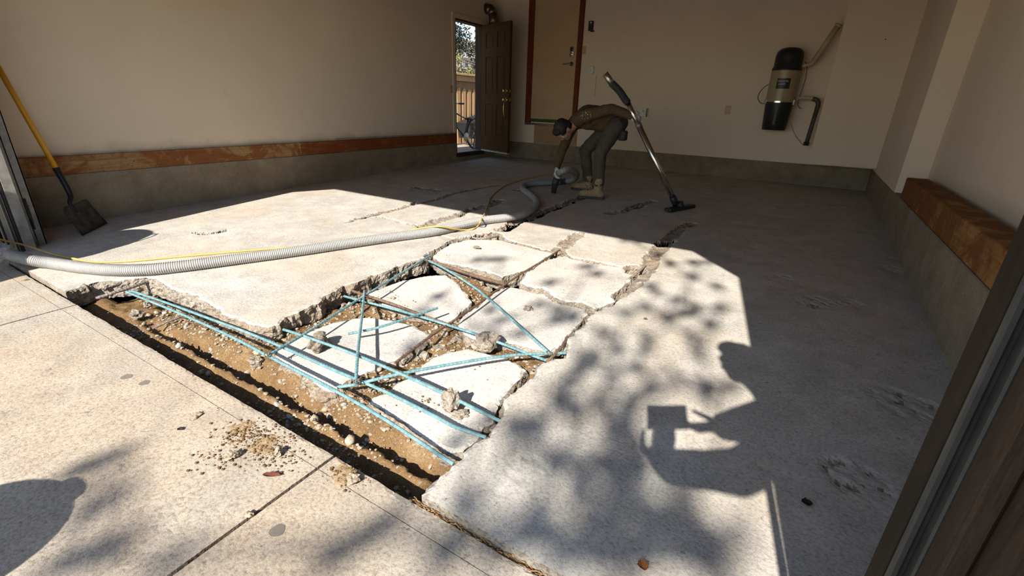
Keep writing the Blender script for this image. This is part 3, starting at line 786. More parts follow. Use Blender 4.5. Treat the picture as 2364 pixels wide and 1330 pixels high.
for i, j in sorted(panels):
    bm = bmesh.new()
    for s in (-1, 1):
        lo = (us[i] - 0.001, ws[j] - 0.001); hi = (us[i + 1] + 0.001, ws[j + 1] + 0.001)
        o0 = [(lo[0], lo[1]), (hi[0], lo[1]), (hi[0], hi[1]), (lo[0], hi[1])]
        def ringp(ins, n): return [bm.verts.new(ML @ Vector((x + (ins if x == lo[0] else -ins), s * n, z + (ins if z == lo[1] else -ins)))) for x, z in o0]
        rs = [ringp(0, 0.022), ringp(0.012, 0.010), ringp(0.03, 0.010), ringp(0.05, 0.019)]
        for a, b in zip(rs, rs[1:]):
            for k in range(4): bm.faces.new((a[k], a[(k + 1) % 4], b[(k + 1) % 4], b[k]))
        bm.faces.new(rs[-1])
    obj('panel', bm, M['door_brown'], lf)
bm = bmesh.new(); box(bm, (0.0, -0.028, -0.014), (LW, 0.028, 0.012), mat=ML); obj('door_sweep', bm, M['pale_trim'], lf)
def knob(u, w, s, r, m_, name, parent):
    mt = ML @ Matrix.Translation((u, 0.022 * s, w)) @ Matrix.Rotation(-s * math.pi / 2, 4, 'X')
    bm = bmesh.new(); lathe(bm, [(0.001, 0), (r * 1.25, 0), (r * 1.25, 0.006), (r * 0.5, 0.01), (r * 0.45, 0.03), (r * 0.9, 0.042), (r, 0.055), (r * 0.8, 0.068), (0.001, 0.07)], 16, mt)
    return obj(name, bm, m_, parent, True)
side = -1
knob(0.735, 1.01, -1, 0.026, M['brass'], 'deadbolt', lf); knob(0.735, 1.01, 1, 0.026, M['brass'], 'deadbolt', lf)
knob(0.735, 0.87, -1, 0.028, M['brass'], 'knob', lf); knob(0.735, 0.87, 1, 0.028, M['brass'], 'knob', lf)
for s in (-1, 1):
    bm = bmesh.new(); tube(bm, [ML @ Vector(p) for p in spline([(0.725, s * 0.024, 0.84), (0.722, s * 0.06, 0.80), (0.722, s * 0.065, 0.70), (0.725, s * 0.05, 0.62), (0.728, s * 0.024, 0.59)], 0.012)], 0.008, 8); obj('pull_handle', bm, M['brass'], lf, True)
for w in (0.85, 0.98):
    bm = bmesh.new(); box(bm, (LW - 0.001, -0.012, w), (LW + 0.006, 0.012, w + 0.05), mat=ML); obj('latch_plate', bm, M['brass'], lf)
for w in (0.25, 1.0, 1.8):
    bm = bmesh.new(); lathe(bm, [(0.001, 0), (0.009, 0), (0.009, 0.1), (0.001, 0.1)], 10, ML @ Matrix.Translation((-0.008, -0.022, w))); obj('hinge', bm, M['brass'], lf)

# ---- house door, a step above the garage floor
YD = YB + 0.012
d2 = thing('door_2', None, None, (-4.0, YD, 0.77), kind='structure')
def on_back(px, py, off=0.0): return PY(px, py, YD - off)
hz0 = 0.765; hl = -4.545; hr = -3.60
onebox('jamb', (hl, YD - 0.045, hz0), (hl + 0.105, YD + 0.06, CEIL), M['frame_red'], d2, 0.004)
onebox('jamb', (hr - 0.01, YD - 0.045, hz0), (hr + 0.07, YD + 0.06, CEIL), M['frame_red'], d2, 0.004)
onebox('door_panel', (hl + 0.10, YD - 0.012, hz0 + 0.03), (hr, YD + 0.05, CEIL), M['door_tan'], d2)
M['green_tape'] = plain('green masking tape', (0.035, 0.075, 0.02, 1), 0.6, var=0.1)
onebox('masking_tape', (hl + 0.105, YD - 0.0135, hz0 + 0.03), (hr - 0.02, YD - 0.0125, hz0 + 0.085), M['green_tape'], d2)
onebox('sill_plate', (hl + 0.0, YD - 0.05, hz0 - 0.02), (hr + 0.05, YD + 0.02, hz0 + 0.012), M['nickel'], d2, 0.003)
# patched wall where the steps stood
M['patch'] = plain('bare plywood patch', (0.36, 0.225, 0.11, 1), 0.8, var=0.1, scale=5)
onebox('riser_panel', (-4.36, YD - 0.008, 0.43), (-3.50, YD + 0.02, hz0 - 0.02), M['patch'], d2)
# lever and keypad lock
lk = on_back(1322, 120); lv = on_back(1320, 148)
dl = thing('keypad_deadbolt', 'nickel keypad deadbolt above the lever on the tan house door', 'door lock', (lk[0], YD - 0.012, lk[2] - 0.06))
mt = Matrix.Translation((lk[0] - 0.005, YD - 0.012, lk[2])) @ Matrix.Rotation(math.pi / 2, 4, 'X')
bm = bmesh.new(); box(bm, (-0.036, -0.07, 0), (0.036, 0.075, 0.022), 0.012, mt, 2); obj('body', bm, M['nickel'], dl, True)
bm = bmesh.new(); box(bm, (-0.024, 0.005, 0.02), (0.024, 0.06, 0.024), 0.0, mt); obj('keypad', bm, M['black'], dl)
bm = bmesh.new(); lathe(bm, [(0.001, 0.02), (0.026, 0.02), (0.026, 0.03), (0.018, 0.034), (0.001, 0.034)], 18, mt @ Matrix.Translation((0, -0.036, 0))); obj('cylinder', bm, M['chrome'], dl, True)
hd = thing('lever_handle', 'satin nickel lever handle on the tan house door', 'door handle', (lv[0], YD - 0.012, lv[2]))
mt = Matrix.Translation((lv[0], YD - 0.012, lv[2])) @ Matrix.Rotation(math.pi / 2, 4, 'X')
bm = bmesh.new(); lathe(bm, [(0.001, 0), (0.034, 0), (0.034, 0.01), (0.014, 0.016), (0.014, 0.055), (0.001, 0.056)], 20, mt); obj('rose', bm, M['nickel'], hd, True)
bm = bmesh.new(); tube(bm, [mt @ Vector(p) for p in spline([(0.0, 0, 0.048), (-0.05, 0.006, 0.05), (-0.11, -0.006, 0.048), (-0.135, -0.002, 0.046)], 0.01)], 0.0085, 8); obj('lever', bm, M['nickel'], hd, True)
# ---------------------------------------------------------------- reinforcing bars
def rebar(name, label, px, m, r=0.0064, ribs=True, group=None, cat='reinforcing bar', step=0.006):
    P = spline([F(*q) for q in px], step)
    n = len(P)
    rad = [r * (1.0 if (i % 3) else 1.16) if ribs else r for i in range(n)]
    bm = bmesh.new(); tube(bm, P, rad, 8)
    o = base(obj(name, bm, m))
    return tag(o, label, cat, group)
GB = 'teal epoxy coated bars over the pit'
def L3(pts, z): return [(x, y, z) for x, y in pts]
rebar('rebar', 'long teal bar nearest the driveway, running the length of the dirt trench', [(292, 674, -.03), (411, 722, -.02), (531, 776, 0), (621, 823, .008), (779, 905, .008), (896, 973, 0), (1047, 1072, -.02)], M['teal'], group=GB)
rebar('rebar', 'long teal bar running beside the nearest one, second from the driveway', [(304, 672, -.03), (381, 698, -.02), (471, 731, -.01), (561, 764, 0), (653, 802, .005), (747, 844, .005), (813, 872, 0), (895, 907, 0), (998, 958, -.005), (1050, 985, -.01), (1122, 1010, -.03)], M['teal'], group=GB)
rebar('rebar', 'teal bar from the left slab corner to the middle of the right slab edge', [(655, 761, -.02), (705, 777, .01), (810, 815, .028), (916, 859, .03), (1030, 911, .02), (1156, 973, -.01)], M['teal'], group=GB)
rebar('rebar', 'thin teal bar slanting up to the far left corner of the pit', [(993, 590, .012), (833, 688, .012), (706, 769, .014), (621, 819, .016)], M['teal'], 0.0062, group=GB)
rebar('rebar', 'teal bar lying alongside the rusted stub in the middle of the pit', [(795, 684, -.03), (837, 695, -.005), (895, 710, 0), (954, 726, 0), (1032, 750, 0), (1100, 772, 0), (1168, 797, 0), (1228, 820, 0), (1260, 832, -.02)], M['teal'], group=GB)
rebar('rebar', 'teal bar curving across the front right slab to the right edge of the pit', [(779, 894, -.01), (824, 887, 0), (896, 869, .02), (986, 851, .022), (1121, 828, .022), (1212, 818, .014), (1307, 815, 0)], M['teal'], group=GB)
rebar('rebar', 'short upright looking teal bar crossing the two middle bars', [(841, 676, .02), (837, 715, .02), (826, 815, .042), (821, 890, .02)], M['teal'], group=GB)
rebar('rebar', 'short loose teal bar lying at a slant over the middle bar', [(804, 771, .0), (870, 757, .012), (954, 730, .02), (1010, 711, .02)], M['teal'], 0.0062, group=GB)
rebar('rebar', 'slanting teal bar crossing the dappled slab from the far corner to the right edge', [(990, 602, .01), (1030, 622, .012), (1090, 660, .014), (1127, 689, .016), (1190, 745, .018), (1240, 790, .016), (1271, 818, .01)], M['teal'], 0.0066, group=GB)
rebar('rusty_rod', 'long thin rusty rod running across the pit from the near slab to the back groove', [(912, 838, -.03), (946, 812, -.02), (1000, 772, -.005), (1090, 712, 0), (1150, 668, 0), (1200, 634, .002), (1250, 604, .004), (1292, 577, -.01)], M['rust'], 0.006, cat='steel rod')
rebar('rusty_rod', 'bent rusted stub of rod beside the middle teal bar', [(815, 672, -.02), (850, 684, .0), (900, 700, 0), (960, 722, -.005), (1020, 744, -.01), (1040, 752, -.02)], M['rust'], 0.0075, cat='steel rod')
rebar('rusty_pipe', 'rusted pipe lying along the front edge of the far level slab', [(985, 601, -.02), (1012, 609, -.022), (1060, 625, -.025), (1110, 641, -.028), (1165, 656, -.04)], M['rust'], 0.012, False, cat='steel rod')
rebar('rusty_rod', 'rusted rod along the chipped edge of the slab with the orange stain', [(1268, 676, -.04), (1284, 689, -.035), (1310, 699, -.035), (1345, 710, -.035), (1376, 720, -.05)], M['greyrod'], 0.008, cat='steel rod')
rebar('rusty_rod', 'dark rod at the left end of the trench under the hose', [(222, 689, -.05), (262, 676, -.035), (310, 661, -.03), (348, 648, -.035)], M['greyrod'], 0.009, cat='steel rod')
rebar('rusty_rod', 'thin grey rod crossing the left part of the dirt trench below the teal bars', [(352, 759, -.10), (390, 742, -.085), (440, 722, -.075), (474, 706, -.07)], M['greyrod'], 0.0055, cat='steel rod')
rebar('rusty_rod', 'short grey rod stub poking from the right edge of the pit', [(1157, 930, -.012), (1170, 917, -.006), (1182, 904, -.012)], M['greyrod'], 0.009, cat='steel rod')
rebar('rusty_rod', 'bent dark rod along the right slab edge at the end of the curving teal bar', [(1262, 836, -.02), (1275, 824, .004), (1296, 802, .004), (1312, 778, -.012)], M['rust'], 0.0065, cat='steel rod')
rebar('rusty_rod', 'pale rod across the open hole nearest the hose', [(1084, 547, -.02), (1105, 551, -.016), (1130, 549, -.012), (1160, 543, -.03)], M['greyrod'], 0.008, cat='steel rod')
rebar('rusty_rod', 'pale rod bridging the hole at the right end of the back groove', [(1452, 644, -.004), (1468, 633, -.004), (1490, 613, -.012)], M['greyrod'], 0.008, cat='steel rod')
rebar('rusty_rod', 'pale rod in the hole beside the standing vacuum wand', [(1448, 484, -.03), (1462, 481, -.02), (1482, 475, -.03)], M['greyrod'], 0.008, cat='steel rod')
rebar('rusty_rod', 'pale rod in the small hole at the left end of the far groove', [(838, 501, -.01), (850, 500, .0), (868, 497, .004), (884, 496, -.012)], M['greyrod'], 0.007, cat='steel rod')
# twists of tie wire
wires = []
for (x, y, z) in ((618, 822, .016), (824, 885, .02), (845, 690, .012), (1268, 818, .012)):
    bm = bmesh.new(); c = F(x, y, z)
    P = [c + np.array([0.013 * math.cos(t), 0.011 * math.sin(t), 0.010 * math.sin(t * 0.5)]) for t in np.linspace(0, 9, 30)] + [c + np.array([0.02, 0.01, 0.035])]
    tube(bm, P, 0.0018, 5)
    o = base(obj('tie_wire', bm, M['rust'])); wires.append(o)
for o, s in zip(wires, ('rusty twist of tie wire where the leaning thin bar meets the trench bars', 'rusty twist of tie wire at the near end of the upright looking bar',
                        'rusty twist of tie wire at the far end of the upright looking bar', 'rusty twist of tie wire at the right edge of the pit')):
    tag(o, s, 'tie wire', 'tie wires on the bars')

# ---------------------------------------------------------------- rubble on the slabs
def chunk(name, label, x, y, dz, size, seed, sq, m='rubble', group='rubble lying about the pit'):
    me = rock_mesh(name, 1.0, seed, sq, 3, 0.75, M[m])
    o = bpy.data.objects.new(name, me); COL.objects.link(o)
    for v in me.vertices: v.co *= size
    p = F(x, y, dz); zmin = min(v.co.z for v in me.vertices)
    for v in me.vertices: v.co.z -= zmin
    o.location = V(p) - Vector((0, 0, size * 0.12)); o.rotation_euler.z = seed * 1.3
    return tag(o, label, 'rubble', group)
chunk('concrete_chunk', 'tan rubble chunk lying on the pale slab nearest the trench', 738, 808, -.055, 0.045, 11, (1.2, 0.9, 0.7))
chunk('concrete_chunk', 'small chip beside the tan chunk on the pale slab', 757, 800, -.055, 0.018, 12, (1, 0.8, 0.7))
chunk('concrete_chunk', 'rough grey chunk at the back of the front right slab', 1122, 812, -.06, 0.046, 13, (1.1, 0.9, 0.95))
chunk('concrete_chunk', 'upright pale chunk standing on the front right slab', 1040, 955, -.055, 0.042, 14, (0.8, 0.75, 1.1))
chunk('concrete_chunk', 'flat tan flake next to the upright pale chunk', 1058, 965, -.055, 0.028, 15, (1.1, 0.8, 0.45))
chunk('concrete_chunk', 'small brown chip on the dappled slab', 1221, 717, -.045, 0.026, 16, (1, 0.9, 0.5))
chunk('concrete_chunk', 'small flake on the far level slab', 1100, 572, 0, 0.024, 17, (1.3, 0.8, 0.35))
chunk('concrete_chunk', 'white stone in the soil at the bottom left of the pit', 596, 846, -.12, 0.03, 18, (1, 0.9, 0.8))
chunk('concrete_chunk', 'pale oval stone under the left ends of the long bars', 344, 709, -.10, 0.026, 19, (1.2, 0.8, 0.7))
chunk('concrete_chunk', 'pale jagged stone on the dirt ridge at the left', 320, 738, -.11, 0.03, 20, (1.1, 0.9, 0.8))
def lump(x, y, dz, size, seed):          # lumps of the broken slab bedded in the soil: parts of the soil bed
    me = rock_mesh('lump', size, seed, (1.1, 0.9, 0.8), 2, 0.75, M['rubble'])
    o = bpy.data.objects.new('lump', me); COL.objects.link(o); o.parent = soil
    o.location = V(F(x, y, dz)) + Vector((0, 0, size * 0.35)) - soil.location; o.rotation_euler.z = seed * 1.3
for i, (x, y, s) in enumerate(((1008, 765, .045), (1022, 782, .04), (1040, 772, .035), (992, 796, .04), (1028, 800, .03), (1052, 792, .034), (1000, 742, .03), (975, 832, .035), (955, 842, .03), (1010, 812, .03),
        (818, 712, .028), (842, 706, .024), (866, 716, .026), (795, 712, .026), (888, 726, .02), (850, 724, .018), (1085, 668, .03), (1110, 662, .026), (1128, 672, .028), (1185, 650, .034), (1060, 640, .02), (1090, 645, .024))):
    lump(x, y, -.105, s, 30 + i)
chunk('pebble', 'white pebble on the driveway beside the spilled sand', 536, 1060, DZD, 0.017, 71, (1.3, 0.9, 0.7), 'stone')
chunk('pebble', 'tan pebble with a dark shadow on the driveway near the trench edge', 645, 1050, DZD, 0.015, 72, (1, 0.8, 0.9), 'stone')
chunk('pebble', 'round tan pebble on the driveway by the right end of the trench', 815, 1113, DZD, 0.018, 73, (1.1, 1, 0.8), 'stone')
chunk('pebble', 'pale flake on the driveway above the spilled sand', 451, 963, DZD, 0.014, 74, (1.3, 0.9, 0.4), 'stone')
chunk('pebble', 'white pebble lodged in the joint of the driveway', 577, 1192, DZD, 0.009, 75, (1.2, 0.9, 0.7), 'stone')
chunk('pebble', 'pebble at the left of the driveway edge near the hose', 57, 648, DZD, 0.012, 76, (1.3, 0.9, 0.5), 'stone')
# grit spilled on the driveway, uncountable
gv, gf = [], []
r2 = random.Random(9)
vs_, fs_ = mesh_cache[0]
for (cx, cy), sx, sy, n in (((590, 1010), 75, 35, 420), ((640, 1055), 60, 30, 150), ((805, 1100), 35, 22, 160), ((500, 1060), 60, 25, 60), ((1060, 1020), 10, 8, 0), ((600, 650), 150, 40, 60), ((1180, 850), 60, 40, 60), ((900, 690), 60, 25, 40), ((1200, 740), 70, 30, 40), ((990, 930), 70, 30, 40)):
    for _ in range(n):
        on_d = cy > 1000 or cy == 650
        p = F(r2.gauss(cx, sx * 0.6), r2.gauss(cy, sy * 0.6), DZD if on_d else -0.05)
        if on_d and p[1] > 0.74: continue
        s = 0.0018 + 0.0045 * r2.random() ** 3
        b0 = len(gv)
        for v in vs_: gv.append((p[0] + s * v[0], p[1] + s * v[1], p[2] + s * 0.4 + s * v[2]))
        gf += [tuple(b0 + i for i in f) for f in fs_]
me = bpy.data.meshes.new('spilled_grit'); me.from_pydata(gv, [], gf); me.update()
grit = link('spilled_grit', me, M['soil']); tag(grit, 'sandy grit spilled on the driveway and slabs beside the pit', 'grit', kind='stuff')
M['sand'] = concrete('swept sand', (0.27, 0.185, 0.10, 1), (0.38, 0.28, 0.17, 1), (0.3, 0.2, 0.1, 1), 0.4, 0.5, 0.8)
# thin drift of sand on the driveway
def sand_patch(cx, cy, rx, ry, seed):
    c = F(cx, cy, DZD); bm = bmesh.new(); n = 44; k = 12
    g = {}
    for i in range(k + 1):
        for j in range(n):
            a = 2 * math.pi * j / n
            rr = i / k * (1 + 0.5 * fbm(np.array([math.cos(a) * 1.2 + seed]), np.array([math.sin(a) * 1.2]), 1.3, 3, seed)[0])
            x = c[0] + math.cos(a) * rx * rr; y = min(0.738, c[1] + math.sin(a) * ry * rr)
            h = 0.006 * (1 - (i / k) ** 2) * (0.75 + 0.9 * fbm(np.array([x]), np.array([y]), 22, 3, seed)[0]) - 0.0030
            g[i, j] = bm.verts.new((x, y, SLOPE * y + DZD + h))
    for i in range(1, k):
        for j in range(n): bm.faces.new((g[i, j], g[i, (j + 1) % n], g[i + 1, (j + 1) % n], g[i + 1, j]))
    for v in [g[0, j] for j in range(n)]: v.co = g[0, 0].co
    for j in range(n): bm.faces.new((g[0, 0], g[1, j], g[1, (j + 1) % n])) if g[0, 0].is_valid else None
    bmesh.ops.remove_doubles(bm, verts=bm.verts, dist=1e-6)
    o = obj('sand_drift', bm, M['sand']); return base(o)
tag(sand_patch(575, 1012, 0.17, 0.10, 3), 'drift of tan sand swept onto the driveway at the trench edge', 'sand', kind='stuff')
tag(sand_patch(800, 1095, 0.07, 0.06, 8), 'small drift of sand on the driveway near the joint', 'sand', kind='stuff')
# dead needles and leaf crumbs packed in the gap between driveway and slab
gv, gf = [], []
for _ in range(620):
    x = r2.uniform(-0.78, 0.24); y = r2.uniform(0.744, 0.762); z = SLOPE * y + r2.uniform(-0.040, -0.022)
    a = r2.uniform(-0.9, 0.9) + (3.14 if r2.random() < 0.5 else 0); L_ = r2.uniform(0.003, 0.010); w = r2.uniform(0.0006, 0.0020)
    d = np.array([math.cos(a), math.sin(a) * 0.5, r2.uniform(-0.4, 0.6)]) * L_; u = np.array([-math.sin(a), math.cos(a), 0]) * w
    c = np.array([x, y, z]); b0 = len(gv)
    gv += [tuple(c - d - u), tuple(c - d + u), tuple(c + d + u), tuple(c + d - u), tuple(c + np.array([0, 0, w * 1.5]))]
    gf += [(b0, b0 + 1, b0 + 4), (b0 + 1, b0 + 2, b0 + 4), (b0 + 2, b0 + 3, b0 + 4), (b0 + 3, b0, b0 + 4), (b0 + 3, b0 + 2, b0 + 1, b0)]
me = bpy.data.meshes.new('needle_litter'); me.from_pydata(gv, [], gf); me.update()
M['litter'] = plain('dry needle litter', (0.24, 0.135, 0.06, 1), 0.85, var=0.6, scale=120)
tag(link('needle_litter', me, M['litter']), 'dry needles and leaf crumbs in the gap between driveway and garage slab', 'litter', kind='stuff')
# bark and leaves
def leaf(name, label, x, y, dz, size, rot, col, seed, curl=0.35):
    M[name + str(seed)] = plain('dry leaf ' + str(seed), col, 0.8, var=0.3, scale=60)
    bm = bmesh.new(); P = F(x, y, dz); q = random.Random(seed)
    top = []; rows = 7
    vs = []
    for i in range(rows):
        t = i / (rows - 1); w = math.sin(math.pi * min(1, t * 0.9 + 0.07)) * 0.42 * (1 + 0.35 * (i % 2))
        for s in (-1, 0, 1):
            vs.append(bm.verts.new(((t - 0.5) * size, s * w * size, size * curl * (abs(s) * w * 1.2 + (t - 0.5) ** 2 * 1.6) + 0.003)))
    for i in range(rows - 1):
        for s in (0, 1):
            bm.faces.new((vs[i * 3 + s], vs[i * 3 + s + 1], vs[i * 3 + s + 4], vs[i * 3 + s + 3]))
    bmesh.ops.solidify(bm, geom=bm.faces[:], thickness=0.0009)
    o = obj(name, bm, M[name + str(seed)]); o.location = V(P); o.rotation_euler.z = rot
    return tag(o, label, 'leaf')
leaf('dry_leaf', 'orange brown curled leaf on the grey slab at the bottom of the picture', 1483, 1311, 0, 0.03, 2.2, (0.42, 0.19, 0.06, 1), 1, 0.6)
leaf('dry_leaf', 'dark curled leaf in the shade on the right of the floor', 1862, 1164, 0, 0.03, 0.4, (0.05, 0.035, 0.025, 1), 2)
leaf('dry_leaf', 'small brown leaf on the sunlit slab beyond the pit', 1490, 738, 0, 0.022, 0.2, (0.22, 0.14, 0.07, 1), 3)
leaf('bark_sliver', 'reddish bark sliver on the driveway beside the joint', 628, 1102, DZD, 0.055, 0.55, (0.17, 0.055, 0.03, 1), 4, 0.3).scale.y = 0.4
leaf('dry_leaf', 'dark thin leaf on the driveway above the bark sliver', 417, 993, DZD, 0.02, 0.1, (0.07, 0.05, 0.035, 1), 5)
M['spot'] = plain('dark spot', (0.17, 0.145, 0.115, 1), 0.8, var=0.15)
for i, (x, y, rx) in enumerate(((292, 870, .021), (333, 884, .019), (640, 1225, .021))):
    bm = bmesh.new(); lathe(bm, [(0.001, 0.0002), (rx, 0.0002), (rx * 0.97, 0.0012), (0.001, 0.0014)], 22)
    for v in bm.verts: v.co.x *= 1 + 0.1 * math.sin(3 * math.atan2(v.co.y, v.co.x) + i)
    o = obj('gum_spot', bm, M['spot']); o.location = V(F(x, y, DZD)) ; tag(o, ['flat dark gum spot on the driveway, left of the pair', 'flat dark gum spot on the driveway, right of the pair', 'flat dark gum spot below the driveway joint'][i], 'gum spot', 'gum spots on the driveway')

# ---------------------------------------------------------------- hose and cord
M['hose'] = plain('grey ribbed hose', (0.25, 0.238, 0.22, 1), 0.5, var=0.12, scale=40)
HR = 0.036
hz = lambda x, y, e=0.0: (x, y, HR + e)
worker_hand = F(1281, 405, 0.40)
hose_px = [(-60, 560, .16), (10, 585, .10), (60, 598, .065), (120, 608, HR), (200, 619, HR), (270, 624, HR), (340, 623, HR), (420, 615, HR), (520, 602, HR), (620, 589, HR), (720, 575, HR), (820, 560, HR), (920, 546, HR), (1000, 535, HR), (1060, 522, HR),
           (1120, 509, HR), (1175, 502, HR), (1212, 494, HR), (1235, 478, HR), (1238, 464, HR), (1224, 450, HR), (1207, 437, HR), (1211, 428, HR), (1235, 424, HR), (1270, 422, HR), (1303, 419, HR)]
hp = [F(*q) for q in hose_px]
nz = F(1277, 447, 0.0)                                   # where the nozzle meets the floor
hand_r = np.array([nz[0] + 0.02, nz[1] + 0.03, nz[2] + 0.215])
hp += [F(1324, 414, 0.09), F(1331, 402, 0.20), F(1314, 392, 0.30), F(1297, 396, 0.29), hand_r + np.array([0.015, 0.01, 0.015])]
hs = spline(hp, 0.003)
rad = HR + 0.0032 * np.sin(np.arange(len(hs)) * 2 * math.pi / 4)
bm = bmesh.new(); tube(bm, hs, list(rad), 12)
hose = thing('vacuum_hose', 'long ribbed grey vacuum hose running from the left edge across the slab to the worker', 'hose', hs[len(hs) // 2])
obj('hose_tube', bm, M['hose'], hose, True)
bm = bmesh.new(); dn = nz - hand_r
tube(bm, [hand_r + dn * t for t in (0, 0.15, 0.16, 0.55, 0.56, 0.97)], [0.034, 0.034, 0.041, 0.041, 0.034, 0.03], 18); obj('nozzle', bm, M['vinyl'], hose, True)
ci = [i for i in range(len(hs)) if abs(hs[i][2] - FZ(hs[i][1]) - HR) < 0.002]
M['cuff'] = plain('dark hose cuff', (0.05, 0.05, 0.048, 1), 0.5)
k0 = int(np.argmin(np.linalg.norm(hs - F(1296, 420, HR), axis=1)))
bm = bmesh.new(); tube(bm, hs[k0 - 14:k0 + 30:6], 0.0405, 16); obj('cuff', bm, M['cuff'], hose, True)
# clear plastic film taped round the left end
def film():
    k = NT('clear crinkled film'); k.b.inputs['Transmission Weight'].default_value = 0.55; k.b.inputs['IOR'].default_value = 1.35
    f = k.noise(60, 4, 0.7, 2); return k.done((0.85, 0.85, 0.84, 1), 0.15, k.bump(f, 1.0, 0.02), 0, 0.6)
M['film'] = film()
bm = bmesh.new()
pf = spline([F(-70, 555, .165), F(-20, 574, .12), F(5, 584, .10), F(22, 589, .088)], 0.012)
rg = tube(bm, pf, [0.052 + 0.012 * math.sin(i * 2.1) for i in range(len(pf))], 22, False)
for v in bm.verts: v.co += Vector((mnoise.noise(v.co * 45), mnoise.noise(v.co * 45 + Vector((7, 0, 0))), mnoise.noise(v.co * 45 + Vector((0, 9, 0))))) * 0.014
for v in rg[-1]: v.co += (V(pf[-1]) - v.co) * 0.25
obj('plastic_wrap', bm, M['film'], hose)
M['cord_yellow'] = plain('yellow cord jacket', (0.46, 0.31, 0.08, 1), 0.45, var=0.08)
cpx = [(-80, 530, .30), (0, 553, .16), (60, 567, .07), (120, 586, .012), (170, 597, .009), (220, 605, .008), (300, 603, .008), (400, 594, .008), (500, 585, .008), (620, 575, .008), (720, 567, .008), (800, 556, .01), (880, 545, .012), (950, 531, .03), (985, 525, .07), (1015, 523, .08), (1045, 528, .045), (1072, 531, .009), (1092, 529, .008), (1103, 522, .01), (1110, 510, .075), (1117, 497, .03), (1125, 478, .008), (1130, 462, .007), (1138, 450, .007), (1152, 438, .007), (1170, 427, .007), (1200, 416, .007), (1235, 408, .007), (1258, 401, .03), (1272, 394, .12), (1279, 386, .3)]
cs = spline([F(*q) for q in cpx], 0.012)
bm = bmesh.new(); tube(bm, cs, 0.0068, 8)
cord = base(obj('extension_cord', bm, M['cord_yellow'], None, True))
tag(cord, 'yellow power cord lying beside the grey hose and on to the worker', 'cord')

# ---------------------------------------------------------------- shovel
sv = thing('shovel', 'square bladed shovel with a yellow handle leaning on the left wall', 'shovel', F(190, 540))
p0 = F(228, 478, 0.0); tipL, tipR = F(188, 546, 0.004), F(247, 516, 0.004)
mid = (tipL + tipR) / 2
h_mid = PX(131, 392, -5.03); h_top = PX(0, 163, -5.15); h_top = h_mid + (h_top - h_mid) * 1.3
sock = PX(163, 452, -4.95)
ax = (V(tipR) - V(tipL)).normalized(); up = (V(PX(172, 470, -4.935)) - V(mid)); up = (up - ax * up.dot(ax)); BL = up.length; up.normalize(); nn = ax.cross(up).normalized()
hw = (V(tipR) - V(tipL)).length / 2
M['blade'] = plain('worn shovel steel', (0.15, 0.14, 0.125, 1), 0.6, 0.3, var=0.5, scale=14)
M['handle'] = plain('yellow fibreglass', (0.62, 0.30, 0.02, 1), 0.35, var=0.12, scale=12)
bm = bmesh.new(); nu, nv = 9, 9; g = {}
for j in range(nv):
    t = j / (nv - 1)
    for i in range(nu):
        s = i / (nu - 1) * 2 - 1
        w = hw * (1 - 0.10 * t) * (1.0 if t < 0.9 else 1.0 - 0.12 * (t - 0.9) / 0.1)
        lift = 0.022 * s * s * (0.3 + 0.7 * t) + 0.03 * max(0, t - 0.8) * 2
        rib = 0.012 * math.exp(-(s / 0.16) ** 2) * max(0, (t - 0.35)) * 1.5
        g[i, j] = bm.verts.new(V(mid) + ax * (s * w) + up * (t * BL) - nn * (lift - rib) * (1 if nn.z < 0 else -1))
for j in range(nv - 1):
    for i in range(nu - 1): bm.faces.new((g[i, j], g[i + 1, j], g[i + 1, j + 1], g[i, j + 1]))
bmesh.ops.solidify(bm, geom=bm.faces[:], thickness=0.003)
obj('blade', bm, M['blade'], sv, True)
shoulder = V(mid) + up * (BL * 0.72)
bm = bmesh.new(); tube(bm, spline([shoulder, V(mid) + up * BL * 1.05, V(sock), V(PX(146, 418, -4.99)), V(h_mid)], 0.02), 0.0, 12)
bm.free(); bm = bmesh.new(); pth = spline([shoulder, V(mid) + up * BL * 1.05, V(sock), V(PX(146, 418, -4.99)), V(h_mid)], 0.02)
tube(bm, pth, [0.009 + 0.011 * min(1, i / (len(pth) * 0.5)) for i in range(len(pth))], 12); obj('socket', bm, M['black'], sv, True)
bm = bmesh.new(); tube(bm, [V(h_mid), V(h_top)], 0.0185, 14); obj('handle', bm, M['handle'], sv, True)
bm = bmesh.new(); dcol = (V(h_top) - V(h_mid)).normalized(); tube(bm, [V(h_mid) - dcol * 0.03, V(h_mid) + dcol * 0.015], 0.0225, 14); obj('collar', bm, M['rubber'], sv, True)
bm = bmesh.new(); tube(bm, [V(h_mid) - dcol * 0.055, V(h_mid) - dcol * 0.035], 0.0228, 14); obj('clamp_ring', bm, M['steel'], sv, True)

# ---------------------------------------------------------------- wand standing by the worker
wb = F(1563, 477, 0.04); Wd = 4.85
wt = PD(1397, 170, 4.72); wg0 = PD(1412, 192, 4.745); wg1 = PD(1450, 238, 4.80); wj = PD(1476, 285, 4.86)
wn = thing('vacuum_wand', 'chrome vacuum wand with a black grip leaning upright above its black floor tool', 'vacuum wand', F(1565, 480))
bm = bmesh.new(); tube(bm, [wt, wg0 + (wg0 - wt) * 0.2], [0.032, 0.031], 16); obj('end_pipe', bm, M['nickel'], wn, True)
bm = bmesh.new(); tube(bm, spline([wg0, PD(1430, 210, 4.77), PD(1442, 228, 4.79), wg1], 0.015), 0.036, 16); obj('grip', bm, M['rubber'], wn, True)
lw = V(wb) - V(wg1)
bm = bmesh.new(); tube(bm, [V(wg1) - lw * 0.01, V(wg1) + lw * 0.22], 0.0255, 16); obj('upper_tube', bm, M['chrome'], wn, True)
